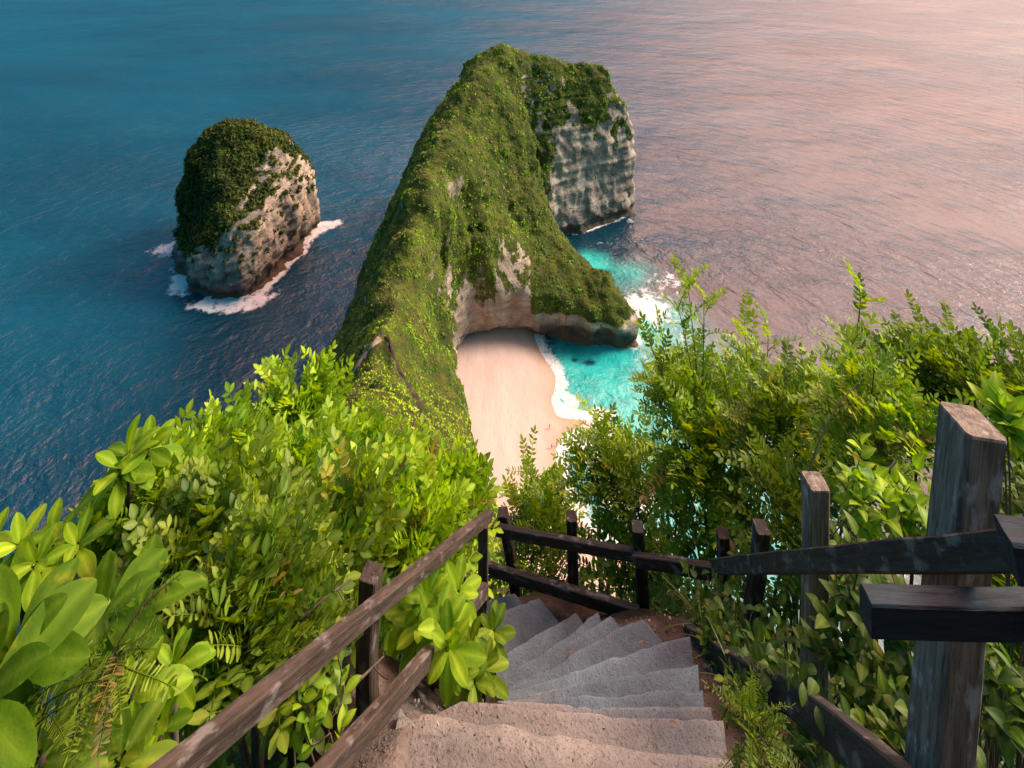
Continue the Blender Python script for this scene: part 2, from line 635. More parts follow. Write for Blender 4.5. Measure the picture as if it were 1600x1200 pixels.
def cave(X, Y, z):
    w = np.exp(-(((X + 2) / 24) ** 2 + ((Y - 240) / 22) ** 2))
    q = max(0.0, 1 - (z - SEA) / 24)
    return w * (8.0 * q ** 1.5 - 3.5)


(hv, hq), HPOLY = rock_body(H1, FOOT, (-104, 90, 22, 378, -204, -84), 1.0, 0.05, cave, 3.5)
hn = vnormals(hv, hq)
steep = 1 - sst(0.25, 0.7, hn[:, 2])
strat = vnoise(np.stack([hv[:, 0] * .03, hv[:, 1] * .03, hv[:, 2] * .9], 1))
flute = fbm(np.stack([hv[:, 0] / 5, hv[:, 1] / 5, hv[:, 2] / 28], 1), 3)
fl = np.where((hv[:, 0] > 22) & (hv[:, 1] > 302), .45, 1.2)
disp = fbm(hv / 14, 4) * 1.9 + steep * (strat * 0.6 + flute * fl * .8) + fbm(hv / 3.5, 3) * .6
disp += (1 - steep) * .5 * fbm(hv / 2.6 + 3, 2) + .8 * np.maximum(fbm(hv / 5 + 8, 2), 0)
ar = np.exp(-(((hv[:, 0] + 4) / 22) ** 2 + ((hv[:, 1] - 232) / 22) ** 2)) * (hv[:, 2] < -160)
disp *= 1 - .65 * ar
dent = sst(.25, .6, fbm(hv / 6.5 + 50, 3)) * sst(.4, .8, steep)
disp -= 2.0 * dent * (1 - .7 * ar) * np.where((hv[:, 0] > 22) & (hv[:, 1] > 302), .45, 1)
hv = hv + hn * disp[:, None]
hn = vnormals(hv, hq)
x, y, z = hv.T
nz = hn[:, 2]
nb = fbm(hv / 9, 4)
nb2 = fbm(np.stack([x / 6, y / 6, z / 22], 1) + 9, 4)
nb3 = fbm(np.stack([x / 3.2, y / 3.2, z / 16], 1) + 19, 4)
rock = (1 - sst(0.05, 0.42, nz + 0.25 * nb)) * 0.75
face = (x > 22 + 7 * nb2) & (y > 302)
rock = np.where(face & (nz < .75), sst(-0.1, 0.3, (-134 - z) / 42 + 0.65 * nb2 + .45 * nb - 0.05), rock)
mainf = (~face) & (x < 60) & (x > -40) & (y < 312)
rock = np.where(mainf, np.minimum(rock, 0.20 + 0.42 * nb2), rock)
arch = (x > -34) & (x < 20) & (y > 180) & (y < 252)
arch_t = sst(-0.15, 0.3, (-168 + 0.30 * (x + 8) - z) / 18 + 1.0 * nb3) * sst(20, 6, x)
rock = np.where(arch & (nz < .8), np.maximum(rock, arch_t), rock)
spur = (x > 8) & (y < 300) & (y > 225)
rock = np.where(spur, np.maximum(rock * .3, 1 - sst(-191 - 3 * nb, -186, z)), rock)
rock = np.maximum(rock, 1 - sst(-196 + nb * 2, -191 + nb * 2, z))
lflank = (x < -45)
rock = np.where(lflank & (z > -190), np.minimum(rock, 0.25 + .5 * nb2), rock)
rock = np.clip(rock, 0, 1)
wetness = np.where(arch & (x < 12), 0.0, 1.0) + np.where(spur, .6, 0)
headland = mk('headland', hv, hq, M_ROCK, attrs={'rock': rock, 'wetness': wetness})
tag(headland, 'steep green headland with a humped ridge and a grey cliff at its seaward end', kind='structure')
HB = BVHTree.FromPolygons([Vector(v) for v in hv], hq.tolist())


def hit(px, py):
    d = Vector(((px - 800) / F, 1, -(py - HY) / F)).normalized()
    h = HB.ray_cast(Vector((0, 0, 0)), d)
    return None if h[0] is None else np.array(h[0])


# ------------------------------------------------------------------ SEA STACK
ip = [P(*a) for a in [(385, 192, 306), (350, 195, 302), (420, 205, 312), (445, 228, 315), (466, 255, 318), (320, 212, 298), (297, 245, 292), (283, 275, 292), (400, 260, 298), (350, 260, 290),
                      (330, 300, 284), (375, 270, 291), (300, 330, 285)]]
ip += [(-150, 330, -150), (-128, 333, -160), (-172, 320, -160), (-112, 320, -172)]
H2 = RBF(ip, 6.0)
IFOOT = [(-159, 271), (-147, 265), (-128, 265), (-121, 272), (-118, 290), (-114, 312), (-113, 324), (-122, 336), (-148, 342), (-174, 334), (-186, 318), (-186, 300), (-175, 284)]
(iv, iq), IPOLY = rock_body(H2, IFOOT, (-196, -94, 252, 354, -204, -118), 0.9, 0.13, None, 5.0)
inn = vnormals(iv, iq)
steep = 1 - sst(0.25, 0.7, inn[:, 2])
bedp = iv[:, 2] - 0.22 * iv[:, 0] - .1 * iv[:, 1]
strat = vnoise(np.stack([iv[:, 0] * .03, iv[:, 1] * .03, bedp * .8], 1))
iv = iv + inn * (fbm(iv / 12, 4) * 2.6 - 1.8 * steep * sst(.25, .6, fbm(iv / 6 + 50, 3)) + steep * (strat * 1.4 + fbm(np.stack([iv[:, 0] / 6, iv[:, 1] / 6, iv[:, 2] / 25], 1), 3) * 1.0) + fbm(iv / 3.5, 3) * .9)[:, None]
inn = vnormals(iv, iq)
x, y, z = iv.T
nb2 = fbm(np.stack([x / 7, y / 7, z / 10], 1) + 4, 4)
ipx = 800 + x / y * F
bnd = np.interp(ipx, [270, 300, 335, 362, 376, 400, 430, 470, 500], [410, 400, 385, 350, 300, 265, 240, 240, 280])
zb = -(bnd - HY) / F * y                     # height of the scrub's lower edge
rock = sst(-0.25, 0.25, (zb - z) / 9 + 0.9 * nb2) * (1 - sst(.55, .85, inn[:, 2]))
rock = np.maximum(rock, 1 - sst(-192, -186, z))
stack = thing('sea_stack', (-145, 300, SEA), 'tall rock islet with a green top standing alone in the sea left of the headland', 'rock islet')
mk('rock', iv, iq, M_ROCK, stack, attrs={'rock': rock, 'wetness': np.full(len(iv), 1.15)})


# ------------------------------------------------------------------ scrub scattered over the rock: one mass of leaf clumps
def clump_template(nl, seed):
    g = np.random.default_rng(seed)
    V, T, C = [], [], []
    for i in range(nl):
        d = g.normal(size=3)
        d[2] = abs(d[2]) * .9 + .1
        d /= np.linalg.norm(d)
        c = d * g.uniform(.35, 1.0) * np.array([.55, .55, .8])
        a = np.cross(d, g.normal(size=3))
        a /= np.linalg.norm(a)
        b = np.cross(a, d) + d * g.uniform(-.4, .6)
        w, l = g.uniform(.11, .2), g.uniform(.2, .4)
        k = len(V)
        V += [c - b * l, c - a * w, c + b * l, c + a * w]
        T += [(k, k + 1, k + 2), (k, k + 2, k + 3)]
        C += [[g.uniform(.85, 1.15)] * 3] * 4
    return np.array(V), np.array(T), np.array(C)


CL = [clump_template(9, s) for s in range(6)]


def scatter(V, Q, weight, count, size, colf, name, mat, label, kind='stuff', parent=None, sink=0.15, lean=0.5):
    T = np.concatenate([Q[:, [0, 1, 2]], Q[:, [0, 2, 3]]])
    a, b, c = V[T[:, 0]], V[T[:, 1]], V[T[:, 2]]
    nrm = np.cross(b - a, c - a)
    ar = np.linalg.norm(nrm, axis=1)
    w = ar * weight[T].mean(1)
    w /= w.sum()
    k = rng.choice(len(T), count, p=w)
    u, v = rng.random(count), rng.random(count)
    fl = u + v > 1
    u[fl], v[fl] = 1 - u[fl], 1 - v[fl]
    p = a[k] + u[:, None] * (b - a)[k] + v[:, None] * (c - a)[k]
    nn = nrm[k] / (ar[k][:, None] + 1e-9)
    up = nn * (1 - lean) + np.array([0, 0, 1.0]) * lean
    up /= np.linalg.norm(up, axis=1)[:, None]
    xa = np.cross(up, rng.normal(size=(count, 3)))
    xa /= np.linalg.norm(xa, axis=1)[:, None]
    ya = np.cross(up, xa)
    M = np.stack([xa, ya, up], 2)
    sz = size(p) * rng.uniform(.6, 1.35, count) ** 1.3
    tint = colf(p, nn)
    g = Geo()
    which = rng.integers(0, len(CL), count)
    for t in range(len(CL)):
        s = which == t
        g.place(CL[t], p[s] - up[s] * (sz[s] * sink)[:, None], M[s], sz[s], tint[s])
    o = g.build(name, mat, parent, smooth=False)
    return tag(o, label, kind=kind)


def lerp(a, b, t):
    t = np.asarray(t)[:, None]
    return np.asarray(a)[None] * (1 - t) + np.asarray(b)[None] * t


# the trail on the ridge keeps clear of shrubs
TRAIL = [hit(*q) for q in [(592, 528), (580, 541), (570, 553), (560, 570), (548, 586)]]
GUL = [hit(*q) for q in [(603, 526), (612, 545), (620, 565), (632, 590), (645, 615), (655, 640), (660, 660), (664, 690)]]
TRAIL = np.array([t for t in TRAIL if t is not None])
GUL = np.array([t for t in GUL if t is not None])


def dist_line(p, L):
    d = np.full(len(p), 1e9)
    for a, b in zip(L[:-1], L[1:]):
        e = b - a
        t = np.clip(((p - a) @ e) / (e @ e), 0, 1)
        d = np.minimum(d, np.linalg.norm(p - a - t[:, None] * e, axis=1))
    return d


def head_col(p, nn):
    n = len(p)
    v = np.clip(0.55 + 0.75 * fbm(np.stack([p[:, 0] / 9, p[:, 1] / 9, p[:, 2] / 20], 1), 4) + rng.normal(0, .16, n), 0, 1)
    c = lerp((0.020, 0.060, 0.004), (0.108, 0.168, 0.008), v)
    br = (fbm(p / 7 + 30, 3) + rng.normal(0, .28, n)) > 0.55
    c[br] = lerp((0.07, 0.06, 0.018), (0.12, 0.095, 0.035), rng.random(br.sum()))
    near = sst(170, 120, p[:, 1])
    c = c * (1 - near[:, None]) + lerp((0.075, 0.135, 0.007), (0.22, 0.265, 0.012), v) * near[:, None]
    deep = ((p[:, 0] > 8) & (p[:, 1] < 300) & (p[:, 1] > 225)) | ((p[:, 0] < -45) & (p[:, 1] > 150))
    c[deep] = lerp((0.022, 0.05, 0.008), (0.07, 0.11, 0.012), v[deep])  # spur's shade put into the clump colour; left flank darkened alike
    return c * np.array([1.0, 1.08, 1.0]) * rng.uniform(1.9, 2.8, n)[:, None]


ra = np.empty(len(hv), np.float32)
headland.data.attributes['rock'].data.foreach_get('value', ra)
hw = np.clip(1 - sst(.28, .6, ra), 0.02, 1) * np.clip(230 / np.maximum(hv[:, 1], 40), .6, 3.2) ** 2
hw *= (hv[:, 2] > -194) * (hv[:, 1] > 30)
hw *= np.clip(sst(1.0, 2.2, dist_line(hv, TRAIL)), 0.0, 1) * sst(0.6, 1.8, dist_line(hv, GUL))
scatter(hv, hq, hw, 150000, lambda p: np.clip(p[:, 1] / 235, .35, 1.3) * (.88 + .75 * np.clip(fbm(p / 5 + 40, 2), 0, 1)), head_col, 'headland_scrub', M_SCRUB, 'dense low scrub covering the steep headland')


def stack_col(p, nn):
    n = len(p)
    v = np.clip(0.5 + 0.7 * fbm(p / 10, 4) + rng.normal(0, .16, n), 0, 1)
    c = lerp((0.022, 0.05, 0.008), (0.085, 0.11, 0.014), v)
    br = rng.random(n) < .12
    c[br] = (0.06, 0.05, 0.02)
    return c


iw = np.clip(1 - sst(.3, .6, rock), 0.02, 1) * (iv[:, 2] > -188)
o = scatter(iv, iq, iw, 7000, lambda p: np.full(len(p), 2.3), stack_col, 'scrub', M_SCRUB, None, None, stack)


# ------------------------------------------------------------------ PATHS on the ridge
def strip(name, L, w, mat, label, lift=0.2):
    L = np.array(L)
    t = np.linspace(0, len(L) - 1, 60)
    q = np.stack([np.interp(t, range(len(L)), L[:, i]) for i in range(3)], 1)
    q[:, :2] += 0.5 * np.stack([vnoise(q / 3), vnoise(q / 3 + 5)], 1)
    d = np.gradient(q[:, :2], axis=0)
    d /= np.linalg.norm(d, axis=1)[:, None]
    sd = np.stack([d[:, 1], -d[:, 0]], 1)
    V = []
    K = 6
    for i in range(len(q)):
        for k in range(K):
            ww = w * (1 + .45 * vnoise(q[i:i + 1] / 2 + 3)[0])
            xy = q[i, :2] + sd[i] * ww * (k / (K - 1) - .5)
            h = HB.ray_cast(Vector((xy[0], xy[1], 20)), Vector((0, 0, -1)))
            zz = h[0][2] if h[0] is not None else q[i, 2]
            V.append((xy[0], xy[1], zz + lift - (0.35 if k in (0, K - 1) else 0)))
    i, j = np.meshgrid(np.arange(len(q) - 1), np.arange(K - 1), indexing='ij')
    a = (i * K + j).ravel()
    Q = np.stack([a, a + 1, a + K + 1, a + K], 1)
    return tag(mk(name, V, Q, mat), label, kind='structure')


strip('path', TRAIL, 1.6, M_PATH, 'pale earth path along the crest of the ridge')
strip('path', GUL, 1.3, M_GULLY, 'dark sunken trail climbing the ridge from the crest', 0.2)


# ------------------------------------------------------------------ BEACH and SEA
SHORE = [(835, 525), (840, 545), (850, 560), (861, 574), (868, 590), (866, 610), (860, 628), (866, 645), (876, 652), (895, 655), (914, 656), (908, 667), (892, 674), (878, 684), (871, 700), (868, 720), (870, 745), (880, 780), (910, 820), (960, 870), (1040, 940), (1120, 1010)]
SH = np.array([PZ(a, b, SEA)[:2] for a, b in SHORE])
SAND = np.concatenate([SH, [[60, 112], [-40, 100], [-45, 262], [11, 262]]])
xs = np.arange(-44, 74, 1.1)
ys = np.arange(118, 258, 1.1)
X, Y = np.meshgrid(xs, ys, indexing='ij')
sd = polysd(X, Y, smooth_poly(SAND, 1))
wb = fbm(np.stack([X.ravel() / 5, Y.ravel() / 5, 0 * X.ravel()], 1), 3).reshape(X.shape)
sd = sd + wb * .5
Z = SEA + np.where(sd > 0, 3.4 * (1 - np.exp(-sd / 16)), sd * .22)
Z += 0.10 * fbm(np.stack([X.ravel() / 2.5, Y.ravel() / 6, 0 * X.ravel()], 1), 3).reshape(X.shape) * sst(2, 8, sd)
V = np.stack([X.ravel(), Y.ravel(), Z.ravel()], 1)
i, j = np.meshgrid(np.arange(len(xs) - 1), np.arange(len(ys) - 1), indexing='ij')
a = (i * len(ys) + j).ravel()
Q = np.stack([a, a + len(ys), a + len(ys) + 1, a + 1], 1)
wet_dark = np.exp(-np.maximum(sd.ravel(), 0) / 3.5) * .95 + 0.35 * sst(232, 242, V[:, 1])  # wet along the waterline, plus a darker band at the back of the beach
BV, BQ = V, Q
tag(mk('beach', V, Q, mat_sand(), attrs={'wet_dark': np.clip(wet_dark, 0, 1)}), 'pink sand beach under the headland', kind='structure')
BB = BVHTree.FromPolygons([Vector(v) for v in V], Q.tolist())


def axis(a, b, step, far, n):
    core = np.arange(a, b + .1, step)
    g = np.geomspace(step, far, n)
    return np.concatenate([(a - np.cumsum(g))[::-1], core, b + np.cumsum(g)])


xs = axis(-200, 160, 1.2, 5000, 46)
ys = axis(120, 400, 1.2, 5000, 46)
X, Y = np.meshgrid(xs, ys, indexing='ij')
sx, sy = X.ravel(), Y.ravel()
V = np.stack([sx, sy, np.full(sx.shape, SEA)], 1)


def gp(px, py, rx, ry, amp, rot=0.0):
    c = PZ(px, py, SEA)
    dx, dy = sx - c[0], sy - c[1]
    cr, sr = math.cos(rot), math.sin(rot)
    u, v = dx * cr + dy * sr, -dx * sr + dy * cr
    return amp * np.exp(-((u / rx) ** 2 + (v / ry) ** 2))


ds = -polysd(sx, sy, smooth_poly(SAND, 1))
di = -polysd(sx, sy, IPOLY)
dh = -polysd(sx, sy, HPOLY)
sn = fbm(np.stack([sx / 20, sy / 20, 0 * sx], 1), 3)
shallow = np.maximum.reduce([gp(945, 595, 30, 22, 1.25), gp(1010, 700, 34, 30, 1.1), gp(925, 412, 13, 11, .95), gp(985, 430, 18, 16, .6), gp(1020, 520, 28, 24, .75), gp(1090, 640, 40, 40, .6), gp(1100, 820, 50, 40, .9),
                             gp(300, 430, 9, 10, .35), gp(255, 385, 9, 7, .35), gp(510, 372, 6, 6, .2), gp(517, 565, 5, 8, .5)])
shallow -= gp(921, 567, 3.2, 1.6, 1.1) + gp(898, 563, 1.6, 1.2, .8) + gp(962, 575, 3, 2, .4)
foam = np.zeros(len(sx))
wsh = np.where((ds > -1), np.exp(-np.maximum(ds, 0) / 6.5), 0) * 1.2 * (sx > -5)
foam = np.maximum(foam, wsh)
foam = np.maximum.reduce([foam, gp(885, 628, 6, 5, 1.2, -.9), gp(875, 600, 4, 6, 1.1), gp(935, 690, 14, 8, 1.4), gp(980, 770, 16, 12, .95), gp(940, 648, 8, 4, 1.0), gp(1000, 860, 20, 12, .8), gp(1060, 780, 25, 14, .5),
                          gp(855, 540, 6, 3, .55), gp(1010, 480, 22, 18, .78), gp(1000, 560, 16, 10, .5), gp(1060, 520, 22, 14, .5), gp(975, 500, 9, 6, .75), gp(1040, 440, 22, 18, .6), gp(1000, 650, 14, 8, .45)])
isl = np.exp(-np.maximum(di, 0) / 5.5) * (0.66 + .5 * sn)
isl += gp(515, 352, 9, 4.5, .95, .6) + gp(470, 395, 9, 3, .35, .9) + gp(345, 478, 18, 5.5, .9) + gp(288, 445, 9, 11, .75) + gp(255, 390, 12, 8, .62) + gp(420, 465, 12, 4, .4, .7)
foam = np.maximum(foam, isl)
hf = np.exp(-np.maximum(dh, 0) / 2.0) * (.45 + .5 * sn) * (sy > 228)
foam = np.maximum.reduce([foam, hf, gp(985, 345, 5, 4, .6), gp(938, 380, 8, 1.6, .62, .15), gp(1005, 374, 11, 1.5, .6, .2), gp(985, 378, 6, 3, .5), gp(1100, 285, 12, 1.8, .32), gp(990, 300, 8, 2, .35), gp(1220, 210, 16, 2.5, .3), gp(518, 570, 3, 5, .35)])
i, j = np.meshgrid(np.arange(len(xs) - 1), np.arange(len(ys) - 1), indexing='ij')
a = (i * len(ys) + j).ravel()
Q = np.stack([a, a + len(ys), a + len(ys) + 1, a + 1], 1)
tag(mk('sea', V, Q, mat_sea(), attrs={'shallow': np.clip(shallow, 0, 1.3), 'foam': np.clip(foam, 0, .80)}), 'wide blue sea turning pink towards the sunset', kind='structure')

# ------------------------------------------------------------------ STAIRS
NOS = [  # inner pixel, outer pixel, height
    ((640, 1098), (1125, 1172), -2.98), ((745, 1092), (1118, 1119), -3.10), ((770, 1089), (1100, 1102), -3.33), ((788, 1086), (1088, 1074), -3.56), ((796, 1080), (1082, 1030), -3.79),
    ((800, 1073), (1070, 990), -4.01), ((800, 1070), (992, 962), -4.23), ((797, 1066), (948, 962), -4.45), ((787, 1054), (930, 956), -4.67), ((776, 1022), (894, 954), -4.89), ((764, 962), (836, 928), -5.11), ((748, 946), (798, 921), -5.33)]
NW = [(PZ(*a, z), PZ(*b, z)) for a, b, z in NOS]
st = Geo()
prev = (np.array([-.42, 1.15, -2.9]), np.array([.78, 1.15, -2.9]))
for k, (a, b) in enumerate(NW):
    zt = a[2]
    pa, pb = prev[0].copy(), prev[1].copy()
    nu, rows = 60, [0, .15, .3, .45, .6, .75, .88, .96, 1.0]
    V = []
    a2 = a + (a - pa) * 0.0
    for r_ in rows:
        for u in np.linspace(-.03, 1.03, nu):
            p0, p1 = pa + (pb - pa) * u, a + (b - a) * u
            q = p0 * (1 - r_) + p1 * r_
            q[2] = zt
            V.append(q)
    V = np.array(V)
    fr = np.repeat(np.array(rows), nu)
    V[:, 2] += 0.010 * fbm(V * 2.5, 3) + 0.003 * fbm(V * 14, 2)
    V[fr > .99, 2] -= .036
    V[(fr > .9) & (fr < .99), 2] -= .011
    V[(fr > .86) & (fr < .9), 2] -= .003
    d = (a + b) / 2 - (pa + pb) / 2
    d[2] = 0
    d /= np.linalg.norm(d) + 1e-9
    ew = fbm(V * 6 + k, 3)
    chip = np.clip(fbm(V * 11 + k * 3, 3) - .25, 0, 1)
    V[fr > .9] += d * (0.010 * ew[fr > .9] - .012 * chip[fr > .9])[:, None]
    V[fr > .9, 2] -= .012 * chip[fr > .9]
    front = V[-nu:]
    low = front + np.array([0, 0, -.55]) - d * .02
    mid = front + d * .006 + np.array([0, 0, -.02])
    V = np.concatenate([V, mid, low])
    nr = len(rows) + 2
    ii, jj = np.meshgrid(np.arange(nr - 1), np.arange(nu - 1), indexing='ij')
    q0 = (ii * nu + jj).ravel()
    Q = np.stack([q0, q0 + 1, q0 + nu + 1, q0 + nu], 1)
    # dusty near the landing, bare grey lower down
    dust = np.clip(1.25 - k * .33 + .5 * fbm(V * 2.2, 3) - .9 * np.clip(V[:, 0] - .2, 0, 1), 0, 1)
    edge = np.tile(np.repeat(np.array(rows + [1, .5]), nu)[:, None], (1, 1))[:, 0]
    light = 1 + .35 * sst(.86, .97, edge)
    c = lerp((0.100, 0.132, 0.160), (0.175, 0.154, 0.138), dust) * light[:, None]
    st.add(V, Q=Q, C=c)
    for e in (0, -1):     # cheeks of each step
        col = V.reshape(nr, nu, 3)[:, e]
        lowc = col.copy()
        lowc[:, 2] = zt - .6
        W = np.concatenate([col, lowc])
        qq = np.arange(nr - 1)
        st.add(W, Q=np.stack([qq, qq + 1, qq + 1 + nr, qq + nr], 1), C=np.array((.16, .14, .125)))
    prev = (a, b)


def mat_conc():
    m, nt, out = newmat('worn_concrete')
    n = N(nt)
    p = n.pos()
    c = n.attr('tint').outputs['Color']
    a = n.noise(p, 3.0, 5, 0.6)
    f = n.noise(p, 38.0, 5, 0.7)
    s = n.noise(p, 110.0, 3, 0.6)
    hs = n.new('ShaderNodeHueSaturation')
    n.link(c, hs.inputs['Color'])
    n.link(n.math('ADD', n.math('MULTIPLY_ADD', a, 1.5, -0.05), n.math('MULTIPLY', f, 0.72)), hs.inputs['Value'])
    col = n.mix(n.math('MULTIPLY', n.ramp(s, 0.56, 0.66), 0.75), hs.outputs[0], (0.06, 0.055, 0.055))
    h = n.math('ADD', f, n.math('MULTIPLY', s, 0.5))
    b = n.bsdf(col, 0.9, n.bump(h, 0.9, 0.009), 0.15)
    n.link(b.outputs[0], out.inputs['Surface'])
    return m


tag(st.build('stairs', mat_conc()), 'worn grey concrete steps curving down to the left between two wooden fences', kind='structure')

# ------------------------------------------------------------------ HILLSIDE under the viewer
gp_ = [(0, 0, -1.75), (.3, 1, -2.72), (0, 1.5, -2.93), (-.4, 1.9, -2.95), (-.7, 1.2, -2.55), (-.85, 0, -1.95), (.9, 1, -2.6), (.9, 0, -1.8), (-.62, 2.1, -3.05), (-.52, 2.6, -3.7), (-.9, 1.9, -3.3),
       (1.6, .5, -2.3), (1.9, 1.6, -3.3), (1.9, 2.6, -4.3), (1.5, 1.2, -2.85), (1.75, 3.4, -5.2), (2.6, 2, -3.9),
       (.2, 4.75, -6.3), (.9, 4.5, -6.0), (-.4, 4.6, -6.1), (1.5, 4.2, -5.8),
       (-1.6, 2, -4.0), (-2, 3, -5.0), (-3, 3, -5.8), (-4, 1, -4.6), (-3, 0, -3.2), (-1.6, .8, -2.9), (-1.2, 3.4, -4.9), (-1.5, 4.4, -6.0), (4, 4, -6.6), (5, 2, -4.3), (3, 5, -7.2), (0, 6.2, -8.6), (-3, 6, -9.2), (3, 6.5, -9.0),
       (0, 12, -17.5), (-8, 10, -17), (8, 10, -15), (0, 30, -46), (-20, 30, -52), (25, 30, -50), (0, 100, -158), (-60, 90, -170), (90, 90, -165), (-100, 30, -120), (100, 30, -80), (0, 135, -214), (-80, 130, -220), (100, 135, -220),
       (0, -5, 1.0), (-12, -6, .5), (12, -6, 1.0), (-110, -8, -60), (120, -8, -30)]
for k, (a, b) in enumerate(NW):
    d = b - a
    d /= np.linalg.norm(d[:2])
    for u, dz in ((.1, -.1), (.24, -.12)):
        q = b + d * u
        gp_.append((q[0], q[1], q[2] + dz))
    if k in (0, 3, 6, 9, 11):
        q = a - d * .15
        gp_.append((q[0], q[1], q[2] - .08))
G = RBF(gp_, 0.25)
SPOLY = [tuple(p[0][:2]) for p in [(np.array([-.42, 1.15]),)] + [(a,) for a, b in NW]] + [tuple(b[:2]) for a, b in NW][::-1] + [(.78, 1.15)]
SPOLY = np.array([(p[0], p[1]) for p in SPOLY])


def ground(x, y):
    x = np.atleast_1d(np.asarray(x, float))
    y = np.atleast_1d(np.asarray(y, float))
    z = G(x, y)
    z = np.where(polysd(x, y, SPOLY) > 0.05, z - 0.40, z - .02)
    return z


xs = axis(-2.2, 3.0, .04, 24, 34)
ys = axis(.4, 5.4, .04, 20, 34)
ys = ys[(ys > -12)]
X, Y = np.meshgrid(xs, ys, indexing='ij')
Z = ground(X.ravel(), Y.ravel())
pp = np.stack([X.ravel(), Y.ravel(), Z], 1)
Z = Z + .035 * fbm(pp * 2.5, 4) + .25 * fbm(pp * .25, 3) * sst(5, 9, np.hypot(pp[:, 0], pp[:, 1]))
V = np.stack([X.ravel(), Y.ravel(), Z], 1)
i, j = np.meshgrid(np.arange(len(xs) - 1), np.arange(len(ys) - 1), indexing='ij')
a = (i * len(ys) + j).ravel()
Q = np.stack([a, a + len(ys), a + len(ys) + 1, a + 1], 1)


def mat_hill():
    m, nt, out = newmat('hillside_soil')
    n = N(nt)
    p = n.pos()
    dirt = n.attr('dirt').outputs['Fac']
    f = n.noise(p, 34.0, 5, 0.65)
    a = n.noise(p, 3.5, 4, 0.6)
    soil = n.mix(n.ramp(a, 0.3, 0.7), (0.025, 0.018, 0.012), (0.065, 0.045, 0.03))
    d = n.mix(n.ramp(a, 0.3, 0.7), (0.115, 0.093, 0.080), (0.215, 0.172, 0.148))
    d = n.mix(n.math('MULTIPLY', n.ramp(f, 0.5, 0.66), 0.7), d, (0.10, 0.06, 0.045))
    vo = n.new('ShaderNodeTexVoronoi')
    n.link(p, vo.inputs['Vector'])
    vo.inputs['Scale'].default_value = 60
    peb = n.math('MULTIPLY', n.math('SUBTRACT', 1.0, n.ramp(vo.outputs['Distance'], 0.12, 0.4)), n.math('GREATER_THAN', n.noise(p, 22.0, 2), 0.55))
    d = n.mix(n.math('MULTIPLY', peb, 0.7), d, (0.45, 0.33, 0.27))
    c = n.mix(n.ramp(n.math('ADD', dirt, n.math('MULTIPLY_ADD', f, 0.5, -0.25)), 0.3, 0.7), soil, d)
    h = n.math('ADD', f, peb)
    b = n.bsdf(c, 0.95, n.bump(h, 0.9, 0.02), 0.15)
    n.link(b.outputs[0], out.inputs['Surface'])
    return m


spd = polysd(V[:, 0], V[:, 1], SPOLY)
dirt = sst(-.36, -.14, spd) * np.where(V[:, 0] < 0, 1.0, .35) * sst(3.0, 2.3, V[:, 1])
dirt = np.maximum(dirt, .45 * sst(-.28, -.1, spd))
tag(mk('hillside', V, Q, mat_hill(), attrs={'dirt': dirt}), 'steep overgrown hillside falling away below the viewpoint', kind='structure')
HV, HQ = V, Q


def gz(x, y):
    return float(ground([x], [y])[0])


# ------------------------------------------------------------------ FENCES
def beam(p0, p1, w, h, up=(0, 0, 1), seed=0, slant=0.0, n=14, rough=1.0):
    """a sawn timber: softened edges, slight warp, end cuts; carries its own grain coordinates"""
    g = np.random.default_rng(seed)
    p0, p1 = np.array(p0, float), np.array(p1, float)
    L = np.linalg.norm(p1 - p0)
    d = (p1 - p0) / L
    up = np.array(up, float)
    sx_ = np.cross(d, up)
    sx_ /= np.linalg.norm(sx_)
    sz_ = np.cross(sx_, d)
    e = min(w, h) * .09
    W, Hh = w / 2, h / 2
    prof = np.array([(-W + e, -Hh), (0, -Hh), (W - e, -Hh), (W, -Hh + e), (W, 0), (W, Hh - e), (W - e, Hh), (0, Hh), (-W + e, Hh), (-W, Hh - e), (-W, 0), (-W, -Hh + e)])
    K = len(prof)
    ts = np.concatenate([[0, .004], np.linspace(.02, .98, n), [.996, 1]])
    V, GR = [], []
    bow = g.normal(0, .006 * rough, 2)
    for t in ts:
        s = 0.955 if t in (0, 1) else 1.0
        c = p0 + d * L * t + (sx_ * bow[0] + sz_ * bow[1]) * math.sin(math.pi * t)
        for a, b in prof:
            V.append(c + sx_ * a * s + sz_ * b * s)
            GR.append((a + seed * 1.7, b + seed * .9, t * L + seed * 3.1))
    V = np.array(V)
    V += (vnoise(np.array(GR) * np.array([30, 30, 6])) * .0028 * rough)[:, None] * (V - (p0 + ((V - p0) @ d)[:, None] * d)) / max(W, Hh)
    i, j = np.meshgrid(np.arange(len(ts) - 1), np.arange(K), indexing='ij')
    k = (j + 1) % K
    Q = np.stack([i * K + j, i * K + k, (i + 1) * K + k, (i + 1) * K + j], -1).reshape(-1, 4)
    GR = np.array(GR)
    m = len(ts) * K
    c0, c1 = V[:K].mean(0), V[-K:].mean(0)
    V = np.concatenate([V, [c0, c1]])
    GR = np.concatenate([GR, [GR[:K].mean(0), GR[-K:].mean(0)]])
    jj = np.arange(K)
    T = np.concatenate([np.stack([np.full(K, m), (jj + 1) % K, jj], 1), np.stack([np.full(K, m + 1), m - K + jj, m - K + (jj + 1) % K], 1)])
    return V, Q, T, GR


def timber(name, parent, mat, *a, **k):
    V, Q, T, GR = beam(*a, **k)
    o = mk(name, V, [Q, T], mat, parent, smooth=False)
    at = o.data.attributes.new('grain', 'FLOAT_VECTOR', 'POINT')
    at.data.foreach_set('vector', GR.astype(np.float32).ravel())
    return o


